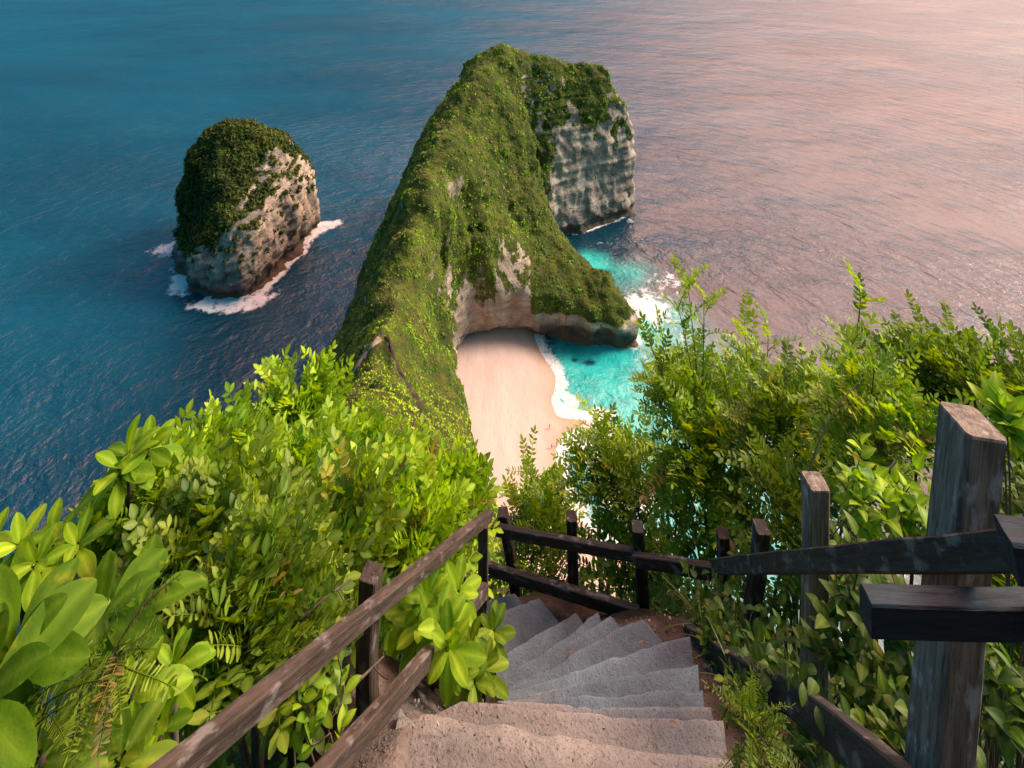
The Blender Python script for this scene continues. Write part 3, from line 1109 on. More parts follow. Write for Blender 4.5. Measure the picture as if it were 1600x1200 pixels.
def bolts(parent, pts, r=.012, nrm=(0, -1, 0)):
    g = Geo()
    nn = np.array(nrm, float)
    nn /= np.linalg.norm(nn)
    a = np.cross(nn, (0, 0, 1))
    b = np.cross(nn, a)
    for p in pts:
        th = np.linspace(0, 2 * np.pi, 8, endpoint=False)
        ring = np.array(p) + r * (np.cos(th)[:, None] * a + np.sin(th)[:, None] * b)
        V = np.concatenate([ring - nn * .02, ring + nn * .005, [np.array(p) + nn * .009]])
        j = np.arange(8)
        k = (j + 1) % 8
        g.add(V, Q=np.stack([j, k, k + 8, j + 8], 1), T=np.stack([j + 8, k + 8, np.full(8, 16)], 1))
    return g.build('bolt', M_DARKW, parent)


# inner fence on the left of the stairs
f1 = thing('wooden_fence', (-.5, 1.95, -2.9), 'brown wooden fence sloping down the left side of the stairs', 'fence', 'timber fences along the stairs')
A, B = P(175, 1285, 1.03), P(764, 806, 3.05)
timber('rail', f1, M_BROWNW, A, B, .044, .048, seed=1)
A, B = P(415, 1318, 1.25), P(757, 922, 2.95)
timber('rail', f1, M_BROWNW, A, B, .04, .055, seed=2)
timber('post', f1, M_BROWNW, (-.520, 2.05, -3.25), (-.525, 2.05, -2.56), .066, .066, up=(.25, 1, 0), seed=3)
timber('post', f1, M_DARKW, (-.175, 3.07, -4.75), (-.160, 3.07, -3.56), .055, .055, up=(0, 1, 0), seed=4)

# far fence round the outside of the bend
f2 = thing('wooden_fence', (.45, 4.05, -5.4), 'dark wooden fence of thin posts crossing behind the bend of the stairs', 'fence', 'timber fences along the stairs')
up_pts = [P(748, 822, 4.38), P(893, 850, 4.06), P(1003, 869, 3.71), P(1125, 896, 3.33)]
lo_pts = [P(756, 886, 4.3), P(893, 926, 4.0), P(1000, 960, 3.65), P(1068, 987, 3.3)]
timber('rail', f2, M_DARKW, up_pts[0], up_pts[2], .045, .065, seed=5)
timber('rail', f2, M_DARKW, up_pts[2] + np.array([-.05, -.02, 0]), up_pts[3], .045, .07, seed=6)
timber('rail', f2, M_DARKW, lo_pts[0], lo_pts[2], .045, .075, seed=7)
timber('rail', f2, M_DARKW, lo_pts[2] + np.array([-.03, -.03, 0]), lo_pts[3], .045, .075, seed=8)
for s, (tp, bt) in enumerate([(P(785, 800, 4.43), P(812, 960, 4.45)), (P(893, 806, 4.12), P(898, 975, 4.12)), (P(996, 822, 3.77), P(1005, 985, 3.78))]):
    timber('post', f2, M_DARKW, bt, tp, .078, .078, up=(0.1, 1, 0), seed=20 + s)

# near fence on the right
f3 = thing('wooden_fence', (1.25, 1.9, -3.2), 'grey wooden fence on the right with one thick cracked post', 'fence', 'timber fences along the stairs')
timber('rail', f3, M_DARKW, P(1600, 860, 1.16), P(1116, 886, 3.28), .045, .062, seed=9)
timber('rail', f3, M_DARKW, P(1232, 1090, 2.27), P(1066, 984, 3.24), .05, .085, seed=10)
timber('rail', f3, M_DARKW, P(1440, 1262, 1.35), P(1226, 1082, 2.31), .055, .095, seed=11)
# thick post: level top, nearer face to the viewer
bp = timber('post', f3, M_GREYW, (1.02, 1.40, -3.0), (1.243, 1.487, -1.447), .108, .108, up=(0, 1, 0), seed=12)
tag(bp, 'thick pale grey post with a long split')
cr = Geo()
cxs = [(1.1885, 1.475, -1.56), (1.184, 1.487, -1.61), (1.180, 1.500, -1.66), (1.176, 1.505, -1.72), (1.170, 1.520, -1.78)]
cr.tube(np.array(cxs) + np.array([-.003, 0, 0]), .006, .002, 5)
cr.build('split', M_SKYTINTW, bp)
timber('post', f3, M_GREYW, (1.300, 2.37, -4.0), (1.325, 2.40, -2.60), .085, .085, up=(0, 1, 0), seed=13)
timber('post', f3, M_DARKW, P(1168, 985, 3.05), P(1190, 823, 3.02), .075, .075, up=(0, 1, 0), seed=15)
timber('post', f3, M_DARKW, P(1131, 985, 3.5), P(1130, 832, 3.48), .07, .07, up=(0, 1, 0), seed=16)
timber('plank', f3, M_SKYTINTW, P(1352, 953, 1.27), P(1720, 955, 1.27), .045, .078, seed=17)
timber('rail', f3, M_SKYTINTW, P(1572, 858, 1.16), P(1760, 870, 1.12), .06, .085, seed=18)
timber('post', f3, M_GREYW, (1.225, 1.22, -3.0), (1.228, 1.22, -1.43), .085, .07, up=(0, 1, 0), seed=19)
bolts(f3, [P(1412, 862, 1.555)], .012, (-.8, -.6, .1))

# ------------------------------------------------------------------ PLANTS
def leaf_t(L=1.0, W=.5, n=5, p=1.0, fold=.22, curl=.15, q=.8, wave=0.0, rib=False):
    V, C = [], []
    ss = (-1, -.55, -.055, .055, .55, 1) if rib else (-1, 0, 1)
    for i in range(n + 1):
        t = (1 - math.cos(math.pi * i / n)) / 2 if rib else i / n
        w = W / 2 * (math.sin(math.pi * min(max(t, .0), 1) ** p)) ** q if 0 < t < 1 else (W * .05 if t == 0 else 0.004)
        w = max(w, W * .035 * (1 - t))
        zc = -curl * L * t * t
        wv = wave * math.sin(t * 11) * W
        for s in ss:
            xx = s * w if abs(s) > .1 else s * W * .5 * (1 - t * .8)
            if abs(xx) > w:
                xx = math.copysign(w, s)
            V.append((xx, L * t, zc + fold * abs(xx) * (1 - .35 * abs(s)) + wv * abs(s) * (1 if s > 0 else .6)))
            mid = abs(s) < .1
            C.append([1.75, 1.45, 2.2] if mid else ([1.12, 1.06, 1.0] if abs(s) == 1 and rib else [.95, .97, .9]))
    T = []
    K = len(ss)
    for i in range(n):
        a, b = i * K, i * K + K
        for k in range(K - 1):
            T += [(a + k, a + k + 1, b + k + 1), (a + k, b + k + 1, b + k)]
    return np.array(V), np.array(T), np.array(C)


def merge_t(parts):
    V, T, C, n = [], [], [], 0
    for v, t, c in parts:
        V.append(v)
        T.append(t + n)
        C.append(c)
        n += len(v)
    return np.concatenate(V), np.concatenate(T), np.concatenate(C)


def rotm(d, up, roll=0.0):
    d = np.asarray(d, float)
    d = d / (np.linalg.norm(d) + 1e-9)
    x_ = np.cross(d, up)
    x_ /= np.linalg.norm(x_) + 1e-9
    z_ = np.cross(x_, d)
    c, s = math.cos(roll), math.sin(roll)
    return np.stack([x_ * c + z_ * s, d, -x_ * s + z_ * c], 1)


def compound_t(L, pairs, lL, lW, droop, seed, n=4, p=1.0, ang=62):
    g = np.random.default_rng(seed)
    lf = leaf_t(lL, lW, n, p, .25, .12)
    parts = []
    ts = np.linspace(.2, .96, pairs)
    cur = lambda t: np.array([0.04 * L * math.sin(t * 3 + seed), L * t, L * (.12 * t - droop * t * t)])
    pts = np.array([cur(t) for t in np.linspace(0, 1, 5)])
    r = Geo()
    r.tube(pts, .0045, .002, 3)
    rq = np.concatenate(r.Q)
    parts.append((np.concatenate(r.V), np.concatenate([rq[:, [0, 1, 2]], rq[:, [0, 2, 3]]]), np.full((len(np.concatenate(r.V)), 3), 1.0) * np.array([1.25, 1.0, .8])))
    for t in ts:
        for s in (-1, 1):
            a = R(ang + g.normal(0, 9))
            d = np.array([s * math.sin(a), math.cos(a), g.normal(.12, .16)])
            M = rotm(d, (0, 0, 1), g.normal(0, .3))
            sc = g.uniform(.82, 1.1) * (1 - .25 * abs(t - .5))
            parts.append((lf[0] @ M.T * sc + cur(t + g.normal(0, .012)), lf[1], lf[2] * g.uniform(.85, 1.15)))
    M = rotm((g.normal(0, .1), 1, -.1), (0, 0, 1))
    parts.append((lf[0] @ M.T + cur(1.0), lf[1], lf[2]))
    return merge_t(parts)


PIN = [compound_t(.30, 6, .082, .046, .22 + .07 * s, s) for s in range(5)]           # oval leaflets in pairs
PINS = [compound_t(.26, 8, .056, .027, .3 + .08 * s, s + 10, 3, 1.0, 58) for s in range(5)]    # smaller, narrower leaflets
FERN = [compound_t(.22, 14, .04, .009, .2 + .06 * s, s + 20, 2, 1.0, 72) for s in range(4)]
BROAD = [leaf_t(1, .43 + .03 * s, 12, 1.55, .22, .22 + .12 * s, .62, .02 * s, True) for s in range(4)]
HEART = [leaf_t(1, .72, 8, .62, .2, .3 + .12 * s, .85, 0, True) for s in range(3)]
SMALL = [leaf_t(1, .52, 5, 1.0, .25, .15 + .1 * s) for s in range(3)]
BLADE = [leaf_t(1, .05, 5, .8, .3, .5 + .3 * s) for s in range(3)]


def bez(a, b, c, n=9):
    t = np.linspace(0, 1, n)[:, None]
    return a * (1 - t) ** 2 + 2 * b * t * (1 - t) + c * t * t


def spray(fol, stem, start, tip, mid, T, per, scale, cols, t0=.4, spread=60, upb=.35, r0=.007, stemcol=(1, 1, 1), g=None):
    """one branch with leaves spiralling along its outer part"""
    pts = bez(start, mid, tip, 10)
    stem.tube(pts, r0, .0025, 5, stemcol)
    ts = np.linspace(t0, 1, per)
    a0 = g.uniform(0, 6.28)
    pos, Ms, sc, ti = [], [], [], []
    for i, t in enumerate(ts):
        q = start * (1 - t) ** 2 + 2 * mid * t * (1 - t) + tip * t * t
        d = 2 * (1 - t) * (mid - start) + 2 * t * (tip - mid)
        d /= np.linalg.norm(d) + 1e-9
        u = np.cross(d, (.2, .1, 1))
        u /= np.linalg.norm(u) + 1e-9
        v = np.cross(u, d)
        a = a0 + i * 2.4
        sp = R(spread * (1.05 - .55 * (t - t0) / (1 - t0 + 1e-6)) + g.normal(0, 8))
        ld = d * math.cos(sp) + math.sin(sp) * (u * math.cos(a) + v * math.sin(a)) + np.array([0, 0, upb])
        pos.append(q)
        Ms.append(rotm(ld, np.array([0, 0, 1]) + g.normal(0, .25, 3), g.normal(0, .25)))
        sc.append(scale * g.uniform(.7, 1.15))
        young = (t > .85) * .35
        w = np.clip(g.beta(1.6, 1.6) + young, 0, 1)
        tc_ = np.array(cols[0]) * (1 - w) + np.array(cols[1]) * w
        u_ = g.random()
        if u_ < .012 and T is not FERN:
            tc_ = np.array((.30, .30, .03))
        elif u_ < .018:
            tc_ = np.array((.17, .14, .03))
        ti.append(tc_)
    pos, Ms, sc, ti = np.array(pos), np.array(Ms), np.array(sc), np.array(ti)
    wh = g.integers(0, len(T), len(pos))
    for k in range(len(T)):
        s = wh == k
        fol.place(T[k], pos[s], Ms[s], sc[s], ti[s])


BG = ((0.030, 0.095, 0.004), (0.12, 0.22, 0.008))
RG = ((0.045, 0.135, 0.010), (0.25, 0.39, 0.020))
YG = ((0.055, 0.16, 0.008), (0.27, 0.43, 0.014))      # bright yellow green
MG = ((0.038, 0.105, 0.010), (0.165, 0.26, 0.014))
LG = ((0.020, 0.065, 0.010), (0.11, 0.19, 0.014))
DG = ((0.022, 0.07, 0.012), (0.10, 0.18, 0.016))  # greens darkened for lower vines and undergrowth, their shade put into the colour
SEEDN = [100]


def shrub(name, label, cat, px, py, D, rx, ry, tips, per, T, scale, cols, mat=None, group=None, rz=None, spread=60, upb=.35, low=-.35, t0=.35, trunk=.016, base=None, extra_tips=()):
    SEEDN[0] += 1
    g = np.random.default_rng(SEEDN[0])
    c = P(px, py, D)
    k = D / F
    r = np.array([rx * k, (rz if rz else (rx + ry) / 2) * k, ry * k])
    bx, by = (c[0] + g.normal(0, .08), c[1] + .05) if base is None else base
    b = np.array([bx, by, gz(bx, by) - .03])
    if b[2] > c[2] - .2:
        b[2] = c[2] - .2
    root = thing(name, b, label, cat, group)
    fol, stem = Geo(), Geo()
    hubs = []
    for i in range(4):
        h = c + r * np.array([g.uniform(-.55, .55), g.uniform(-.55, .55), g.uniform(-.75, -.25)])
        m = (b + h) / 2 + g.normal(0, .07, 3)
        stem.tube(bez(b + g.normal(0, .02, 3), m, h, 9), trunk, trunk * .5, 6)
        hubs.append(h)
    hubs = np.array(hubs)
    n = 0
    pts = [P(*e) for e in extra_tips]
    while n < tips:
        d = g.normal(size=3)
        d /= np.linalg.norm(d)
        if d[2] < low:
            continue
        n += 1
        pts.append(c + d * r * g.uniform(.45, 1.0))
    for tip in pts:
        h = hubs[np.argmin(np.linalg.norm(hubs - tip, axis=1))]
        mid = (h + tip) / 2 + np.array([0, 0, .10]) * np.linalg.norm(tip - h) + g.normal(0, .04, 3)
        spray(fol, stem, h, tip, mid, T, per, scale, cols, t0, spread, upb, trunk * .42, g=g)
    fol.build('foliage', mat or M_LEAF, root)
    stem.build('stem', M_STEM, root)
    return root


def rosettes(name, label, cat, tips, length, cols, group=None, nleaf=12, T=None, base=None, mat=None, face=None, stemr=.010):
    """succulent shrub: bare stems each ending in a whorl of paddle-shaped leaves"""
    SEEDN[0] += 1
    g = np.random.default_rng(SEEDN[0])
    tp = [P(*t) for t in tips]
    c = np.mean(tp, 0)
    bx, by = (c[0], c[1] + .12) if base is None else base
    b = np.array([bx, by, min(gz(bx, by), c[2] - .15)])
    root = thing(name, b, label, cat, group)
    fol, stem = Geo(), Geo()
    for q in tp:
        ax = (q - b) / (np.linalg.norm(q - b)) * .6 + np.array([0, -.25, .5]) + g.normal(0, .18, 3)
        ax /= np.linalg.norm(ax)
        stem.tube(bez(b, (b + q) / 2 + g.normal(0, .05, 3), q, 9), stemr * 1.4, stemr, 6, (1.6, 1.8, .8))
        u = np.cross(ax, (.3, .2, .9))
        u /= np.linalg.norm(u)
        v = np.cross(ax, u)
        a0 = g.uniform(0, 6.28)
        pos, Ms, sc, ti = [], [], [], []
        for i in range(nleaf):
            f_ = i / nleaf
            th = R(88 * (1 - f_) ** .8 + 12 + g.normal(0, 6))
            a = a0 + i * 2.4
            d = ax * math.cos(th) + math.sin(th) * (u * math.cos(a) + v * math.sin(a))
            pos.append(q - ax * .05 * (1 - f_))
            Ms.append(rotm(d, ax, g.normal(0, .15)))
            sc.append(length * g.uniform(.72, 1.1) * (1 - .35 * f_))
            w = np.clip(g.beta(1.5, 1.5) * .8 + .25 * f_, 0, 1)
            ti.append(np.array(cols[0]) * (1 - w) + np.array(cols[1]) * w)
        TT = T or BROAD
        wh = g.integers(0, len(TT), nleaf)
        pos, Ms, sc, ti = map(np.array, (pos, Ms, sc, ti))
        for k in range(len(TT)):
            s = wh == k
            fol.place(TT[k], pos[s], Ms[s], sc[s], ti[s])
    fol.build('foliage', mat or M_BROAD, root)
    stem.build('stem', M_STEM, root)
    return root


GL = 'feathery shrubs on the slope left of the stairs'
GR_ = 'shrubs growing beyond the right fence'
GB = 'paddle-leaved shrubs at the left'
SH_L = [
    ('tall bright feathery shrub whose tip stands highest against the dark sea on the left', 455, 672, 4.2, 75, 70, 34),
    ('yellow-green feathery shrub just below the pale ridge path', 550, 755, 4.0, 80, 50, 36),
    ('bright feathery shrub against the green neck of the ridge', 655, 800, 3.7, 70, 42, 30),
    ('feathery shrub at the sea edge behind the whorl of upright paddle leaves', 345, 765, 3.5, 85, 70, 34),
    ('wide yellow-green feathery shrub in the middle of the left thicket', 460, 810, 3.1, 120, 65, 44),
    ('bright feathery shrub reaching the upper end of the brown handrail', 610, 850, 3.1, 90, 55, 36),
    ('feathery shrub beside the whorl of upright paddle leaves, below the sea edge', 245, 825, 2.8, 85, 70, 34),
    ('dense feathery shrub above the ones with the largest leaves', 330, 900, 2.4, 125, 80, 46),
    ('feathery shrub behind the left fence post', 490, 890, 2.35, 110, 80, 42),
    ('small feathery shrub at the far end of the brown handrail', 715, 815, 3.6, 40, 35, 16),
    ('darker feathery shrub leaning over the lower brown handrail', 400, 985, 1.95, 105, 85, 38)]
for i, (lb, px, py, D, rx, ry, tips) in enumerate(SH_L):
    shrub('feathery_shrub', lb, 'shrub', px, py, D, rx, ry, int(tips * 1.05), 8, (PIN if i % 2 else PIN[:3] + PINS[:3]), .78 if D > 3 else .7, YG if i not in (7, 8, 10) else MG, group=GL, low=-.25)

rosettes('paddle_leaf_shrub', 'whorl of upright paddle leaves outlined against the dark blue water', 'shrub', [(200, 708, 2.75), (232, 700, 2.8), (186, 730, 2.7)], .19, YG, GB, 9)
rosettes('paddle_leaf_shrub', 'paddle-leaved clump at the left edge where the bushes meet the sea', 'shrub', [(30, 850, 2.5), (80, 840, 2.55), (120, 850, 2.5), (-20, 860, 2.5), (55, 880, 2.4)], .17, YG, GB, 10)
rosettes('paddle_leaf_shrub', 'paddle-leaved shrub with one tall upright leaf above the giant leaves', 'shrub', [(155, 960, 1.45), (215, 955, 1.6)], .17, BG, GB, 10)
rosettes('paddle_leaf_shrub', 'giant paddle leaves spreading in from the left edge of the picture', 'shrub', [(15, 1020, 1.15), (-40, 1090, 1.05)], .175, BG, GB, 10)
rosettes('paddle_leaf_shrub', 'curled yellow-mottled paddle leaves beside the lower handrail', 'shrub', [(205, 1075, 1.4), (270, 1040, 1.5), (245, 1130, 1.4)], .115, YG, GB, 10)
rosettes('paddle_leaf_shrub', 'paddle leaves at the bottom left corner under the giant leaves', 'shrub', [(60, 1180, 1.25), (140, 1190, 1.3), (190, 1180, 1.3)], .15, MG, GB, 10)
rosettes('paddle_leaf_shrub', 'glossy paddle-leaved bush pushing through the brown fence above the stairs', 'shrub', [(668, 935, 2.35), (690, 985, 2.25), (640, 955, 2.4), (715, 925, 2.5), (700, 1010, 2.2), (660, 975, 2.3)], .15, YG, GB, 12, base=(-.36, 2.5))
rosettes('paddle_leaf_shrub', 'low paddle-leaved bush spilling onto the inner edge of the steps', 'shrub', [(735, 1005, 2.35), (770, 985, 2.45), (715, 1055, 2.25), (757, 1040, 2.3), (740, 1065, 2.25)], .12, MG, GB, 12, base=(-.24, 2.45))
shrub('round_leaf_sprig', 'thin sprig of round leaves between the two brown handrails', 'shrub', 500, 1085, 1.75, 55, 45, 12, 6, SMALL, .055, YG, group=None, t0=.3, trunk=.005)
for lb, px, py, D in [('fine ferny frond among the giant leaves', 150, 1040, 1.3), ('fine ferny frond at the left edge below the giant leaves', 45, 1120, 1.15)]:
    shrub('ferny_plant', lb, 'fern', px, py, D, 40, 30, 4, 6, FERN, .6, MG, group='ferny fronds at lower left', trunk=.004)

SH_R = [
    ('light green small-leaved tree beside the turquoise cove with a long sprig rising above the water', 1065, 635, 4.6, 75, 80, 38, MG, [(1075, 445, 4.6), (1100, 475, 4.6), (1060, 480, 4.6), (1010, 520, 4.6)]),
    ('small-leaved tree with a rounded top standing second from the cove', 1180, 645, 4.7, 85, 68, 42, MG, [(1165, 520, 4.7), (1200, 520, 4.7)]),
    ('small-leaved tree with a single bare shoot sticking up', 1300, 655, 4.4, 85, 62, 40, MG, [(1345, 465, 4.4), (1330, 530, 4.4)]),
    ('dark flat-topped small-leaved tree at the upper right', 1455, 590, 4.1, 105, 52, 46, DG, [(1560, 540, 4.1), (1440, 520, 4.1)]),
    ('dark small-leaved tree cut by the right edge of the picture', 1575, 625, 3.8, 70, 48, 28, DG, []),
    ('small-leaved bush hanging over the pale surf', 1120, 700, 4.3, 100, 85, 46, MG, []),
    ('small-leaved bush behind the second right-hand post', 1255, 690, 3.9, 85, 80, 38, DG, []),
    ('small-leaved bush to the left of the thick right post', 1375, 660, 3.4, 80, 80, 36, MG, []),
    ('small bush in front of the white surf at the beach', 940, 735, 5.0, 55, 60, 24, MG, [(928, 650, 5.0)]),
    ('upright bush right behind the middle of the far fence', 1015, 765, 4.8, 65, 85, 32, MG, []),
    ('low bush at the foot of the pink sand behind the far fence', 838, 800, 5.1, 50, 50, 22, MG, [(825, 735, 5.1)]),
    ('low bush where the far fence meets the right fence', 1125, 820, 4.1, 70, 55, 26, DG, []),
    ('small-leaved bush between the second and third right posts', 1232, 790, 3.5, 50, 85, 26, DG, []),
    ('small-leaved bush right of the thick right post', 1590, 770, 3.0, 50, 75, 26, DG, []),
    ('low small-leaved bush under the dark plank right of the thick post', 1575, 950, 2.6, 60, 80, 28, DG, []),
    ('dark understorey bush behind the first two far fence posts', 850, 885, 4.85, 65, 50, 22, DG, []),
    ('dark understorey bush behind the third far fence post', 985, 890, 4.5, 70, 55, 24, DG, [])]
for lb, px, py, D, rx, ry, tips, cols, ext in SH_R:
    shrub('small_leaved_tree' if 'tree' in lb else 'small_leaved_bush', lb, 'tree' if 'tree' in lb else 'bush', px, py, D, rx, ry, int(tips * .66), 7, PINS, .95, RG if cols is MG else MG, group=GR_, low=-.5, trunk=.015, extra_tips=ext, upb=.15)

shrub('heart_leaf_vine', 'light green heart-leaved vine climbing left of the thick right post', 'vine', 1380, 775, 2.7, 90, 70, 26, 6, HEART, .075, YG, group='heart-leaved vines on the right', trunk=.005, spread=75)
shrub('heart_leaf_vine', 'bright big-leaved vine behind the top of the thick right post', 'vine', 1580, 650, 2.0, 50, 25, 10, 6, HEART, .07, YG, group='heart-leaved vines on the right', trunk=.006, spread=75)
shrub('heart_leaf_vine', 'leafy vine tangle between the second right post and the thick one', 'vine', 1365, 960, 2.2, 85, 90, 30, 6, HEART, .06, DG, group='heart-leaved vines on the right', trunk=.005, spread=75)
shrub('heart_leaf_vine', 'vine tangle in the bottom right corner behind the thick post', 'vine', 1570, 1100, 1.75, 70, 80, 22, 6, HEART, .06, DG, group='heart-leaved vines on the right', trunk=.005, spread=75)
for lb, px, py, D, rx, ry, tips in [('heart-leaved tangle filling the gap left of the second right post', 1195, 905, 3.3, 60, 60, 22), ('heart-leaved tangle above the rail right of the second right post', 1345, 850, 2.9, 85, 60, 28),
                                    ('heart-leaved tangle to the right of the thick post', 1600, 820, 2.2, 55, 130, 38), ('heart-leaved tangle under the dark plank', 1330, 1040, 2.15, 90, 60, 26), ('heart-leaved tangle between the thick post and the bottom rail', 1420, 1130, 1.9, 90, 60, 24)]:
    shrub('heart_leaf_vine', lb, 'vine', px, py, D, rx, ry, tips, 7, HEART, .055, LG, group='heart-leaved vines on the right', trunk=.005, spread=75)
shrub('leafy_weed', 'small leafy weed between the third right post and the steps', 'weed', 1130, 985, 2.9, 45, 35, 12, 7, SMALL, .045, MG, group='weeds along the lower right rail', trunk=.004)
shrub('leafy_weed', 'weed growing by the lower right rail next to the steps', 'weed', 1150, 1085, 2.25, 28, 28, 8, 6, SMALL, .04, MG, group='weeds along the lower right rail', trunk=.004)
shrub('leafy_weed', 'ferny weed beside the steps at the bottom of the picture', 'weed', 1195, 1165, 1.8, 35, 30, 8, 6, FERN, .5, MG, group='weeds along the lower right rail', trunk=.004)


# undergrowth and grass hugging the ground: nobody could count it
def ground_leaves(n, region, T, size, cols, name, label, mat, up=(0, 0, 1), spread=.9, hmax=.35):
    pts = []
    while len(pts) < n:
        q = np.array([rng.uniform(*region[0]), rng.uniform(*region[1])])
        pts.append(q)
    pts = np.array(pts)
    keep = polysd(pts[:, 0], pts[:, 1], SPOLY) < -0.13
    keep &= ~((pts[:, 0] < -.15) & (pts[:, 0] > -.6) & (pts[:, 1] < 2.5))
    pts = pts[keep]
    n = len(pts)
    z_ = ground(pts[:, 0], pts[:, 1])
    pos = np.stack([pts[:, 0], pts[:, 1], z_ + rng.random(n) ** 2 * hmax], 1)
    d = rng.normal(size=(n, 3)) * spread + np.array(up)
    Ms = np.array([rotm(d[i], rng.normal(0, .4, 3) + np.array([0, 0, 1.]), 0) for i in range(n)])
    w = rng.beta(1.4, 1.8, n)
    ti = lerp(cols[0], cols[1], w)
    g = Geo()
    wh = rng.integers(0, len(T), n)
    sc = size * rng.uniform(.6, 1.3, n)
    for k in range(len(T)):
        s = wh == k
        g.place(T[k], pos[s], Ms[s], sc[s], ti[s])
    return tag(g.build(name, mat), label, kind='stuff')


ground_leaves(18000, ((1.02, 4.6), (.8, 5.2)), SMALL + HEART, .05, DG, 'undergrowth', 'dark leafy undergrowth beyond the right fence', M_LEAF)
ground_leaves(7000, ((-3.6, -.5), (.8, 5.2)), SMALL + HEART, .06, DG, 'undergrowth', 'dark leafy undergrowth under the left thicket', M_LEAF)
ground_leaves(4200, ((-1.2, 3.0), (4.2, 6.6)), SMALL, .06, DG, 'undergrowth', 'dark leafy undergrowth behind the far fence', M_LEAF)
ground_leaves(1300, ((1.05, 2.4), (.9, 3.6)), BLADE, .17, ((.04, .09, .012), (.13, .19, .03)), 'grass', 'long thin grass under the right fence', M_LEAF, spread=.45, hmax=.05)

# scrub on the slope further down
hill_w = sst(6, 9, HV[:, 1]) * (HV[:, 1] < 60) * (np.abs(HV[:, 0]) < 60)
scatter(HV, HQ, hill_w, 7000, lambda p: np.clip(p[:, 1] / 40, .25, 1.2) * 1.5, lambda p, nn: lerp((.03, .06, .01), (.1, .14, .015), rng.random(len(p))), 'hillside_scrub', M_SCRUB, 'scrub on the slope below the fences')

# dry twigs poking out of the thickets
tw = [([P(470, 965, 1.9), P(520, 925, 1.95), P(548, 905, 2.0)], 'dry grey twig under the left handrail'), ([P(1232, 985, 2.4), P(1330, 1000, 2.3), P(1410, 1060, 2.2)], 'dry bent twig left of the thick right post'), ([P(1265, 735, 3.0), P(1290, 640, 3.1), P(1350, 590, 3.2)], 'thin dry stem arching up from behind the second right post'),
      ([P(1400, 720, 2.7), P(1330, 800, 2.6), P(1290, 850, 2.6)], 'dry brown branch slanting behind the second right post'), ([P(548, 1075, 1.85), P(575, 1050, 1.9), P(600, 1025, 1.95)], 'dry twig beside the brown left post')]
for pts, lb in tw:
    g = Geo()
    a, b, c = [np.array(q) for q in pts]
    main = bez(a, b, c, 10)
    g.tube(main, .006, .002, 5, (2.2, 1.9, 1.6))
    for k in (3, 6):
        d = rng.normal(size=3)
        d /= np.linalg.norm(d)
        g.tube(bez(main[k], main[k] + d * .05, main[k] + d * .09 + np.array([0, 0, .03]), 5), .003, .001, 4, (2.2, 1.9, 1.6))
    tag(g.build('dry_twig', M_STEM), lb, 'twig', 'dry twigs in the thickets')

# gravel on the dirt beside the steps
gv = Geo()
th = np.linspace(0, 2 * np.pi, 6, endpoint=False)
peb = np.concatenate([[(0, 0, .7)], np.stack([np.cos(th), np.sin(th), 0.1 * np.cos(2 * th)], 1), [(0, 0, -.5)]])
pt = np.array([(0, 1 + i, 1 + (i + 1) % 6) for i in range(6)] + [(7, 1 + (i + 1) % 6, 1 + i) for i in range(6)])
n = 700
q = np.stack([rng.uniform(-.62, -.1, n), rng.uniform(1.2, 2.5, n)], 1)
q2 = np.stack([rng.uniform(.7, 1.15, 1000), rng.uniform(1.3, 3.4, 1000)], 1)
q = np.concatenate([q, q2])
q = q[polysd(q[:, 0], q[:, 1], SPOLY) < -.03]
zz = ground(q[:, 0], q[:, 1])
q3 = np.stack([-.40 + .75 * rng.random(260) ** 2.6, rng.uniform(1.5, 2.0, 260)], 1)      # strewn over the landing
q3 = q3[polysd(q3[:, 0], q3[:, 1], SPOLY) > .02]
q = np.concatenate([q, q3])
zz = np.concatenate([zz, np.full(len(q3), -2.966)])
M = np.array([rotm(rng.normal(size=3), rng.normal(size=3)) for _ in q])
gv.place((peb, pt, np.ones((8, 3))), np.stack([q[:, 0], q[:, 1], zz + .02], 1), M, .0022 + .0075 * rng.random(len(q)) ** 3, lerp((.13, .10, .085), (.30, .245, .21), rng.random(len(q))))
m_, nt_, out_ = newmat('pebble_stone')
n_ = N(nt_)
n_.link(n_.bsdf(n_.attr('tint').outputs['Color'], .9).outputs[0], out_.inputs['Surface'])
tag(gv.build('gravel', m_, smooth=False), 'loose gravel on the pinkish dirt beside the steps', kind='stuff')

# a few fallen leaves on the steps
for lb, px, py, zt, cl in [('small tan fallen leaf on the upper step', 1045, 1128, -2.935, (.12, .085, .055)), ('brown fallen leaf on the middle steps', 1005, 1001, -4.0, (.12, .085, .055)), ('tan fallen leaf on the lower steps', 890, 1024, -4.43, (.12, .085, .055))]:
    q = PZ(px, py, zt + .012)
    g = Geo()
    g.place(SMALL[0], q[None], np.array([rotm((rng.normal(), rng.normal(), .05), (0, 0, 1))]), np.array([.032]), np.array([cl]))
    tag(g.build('fallen_leaf', M_LEAF), lb, 'leaf', 'fallen leaves on the steps')


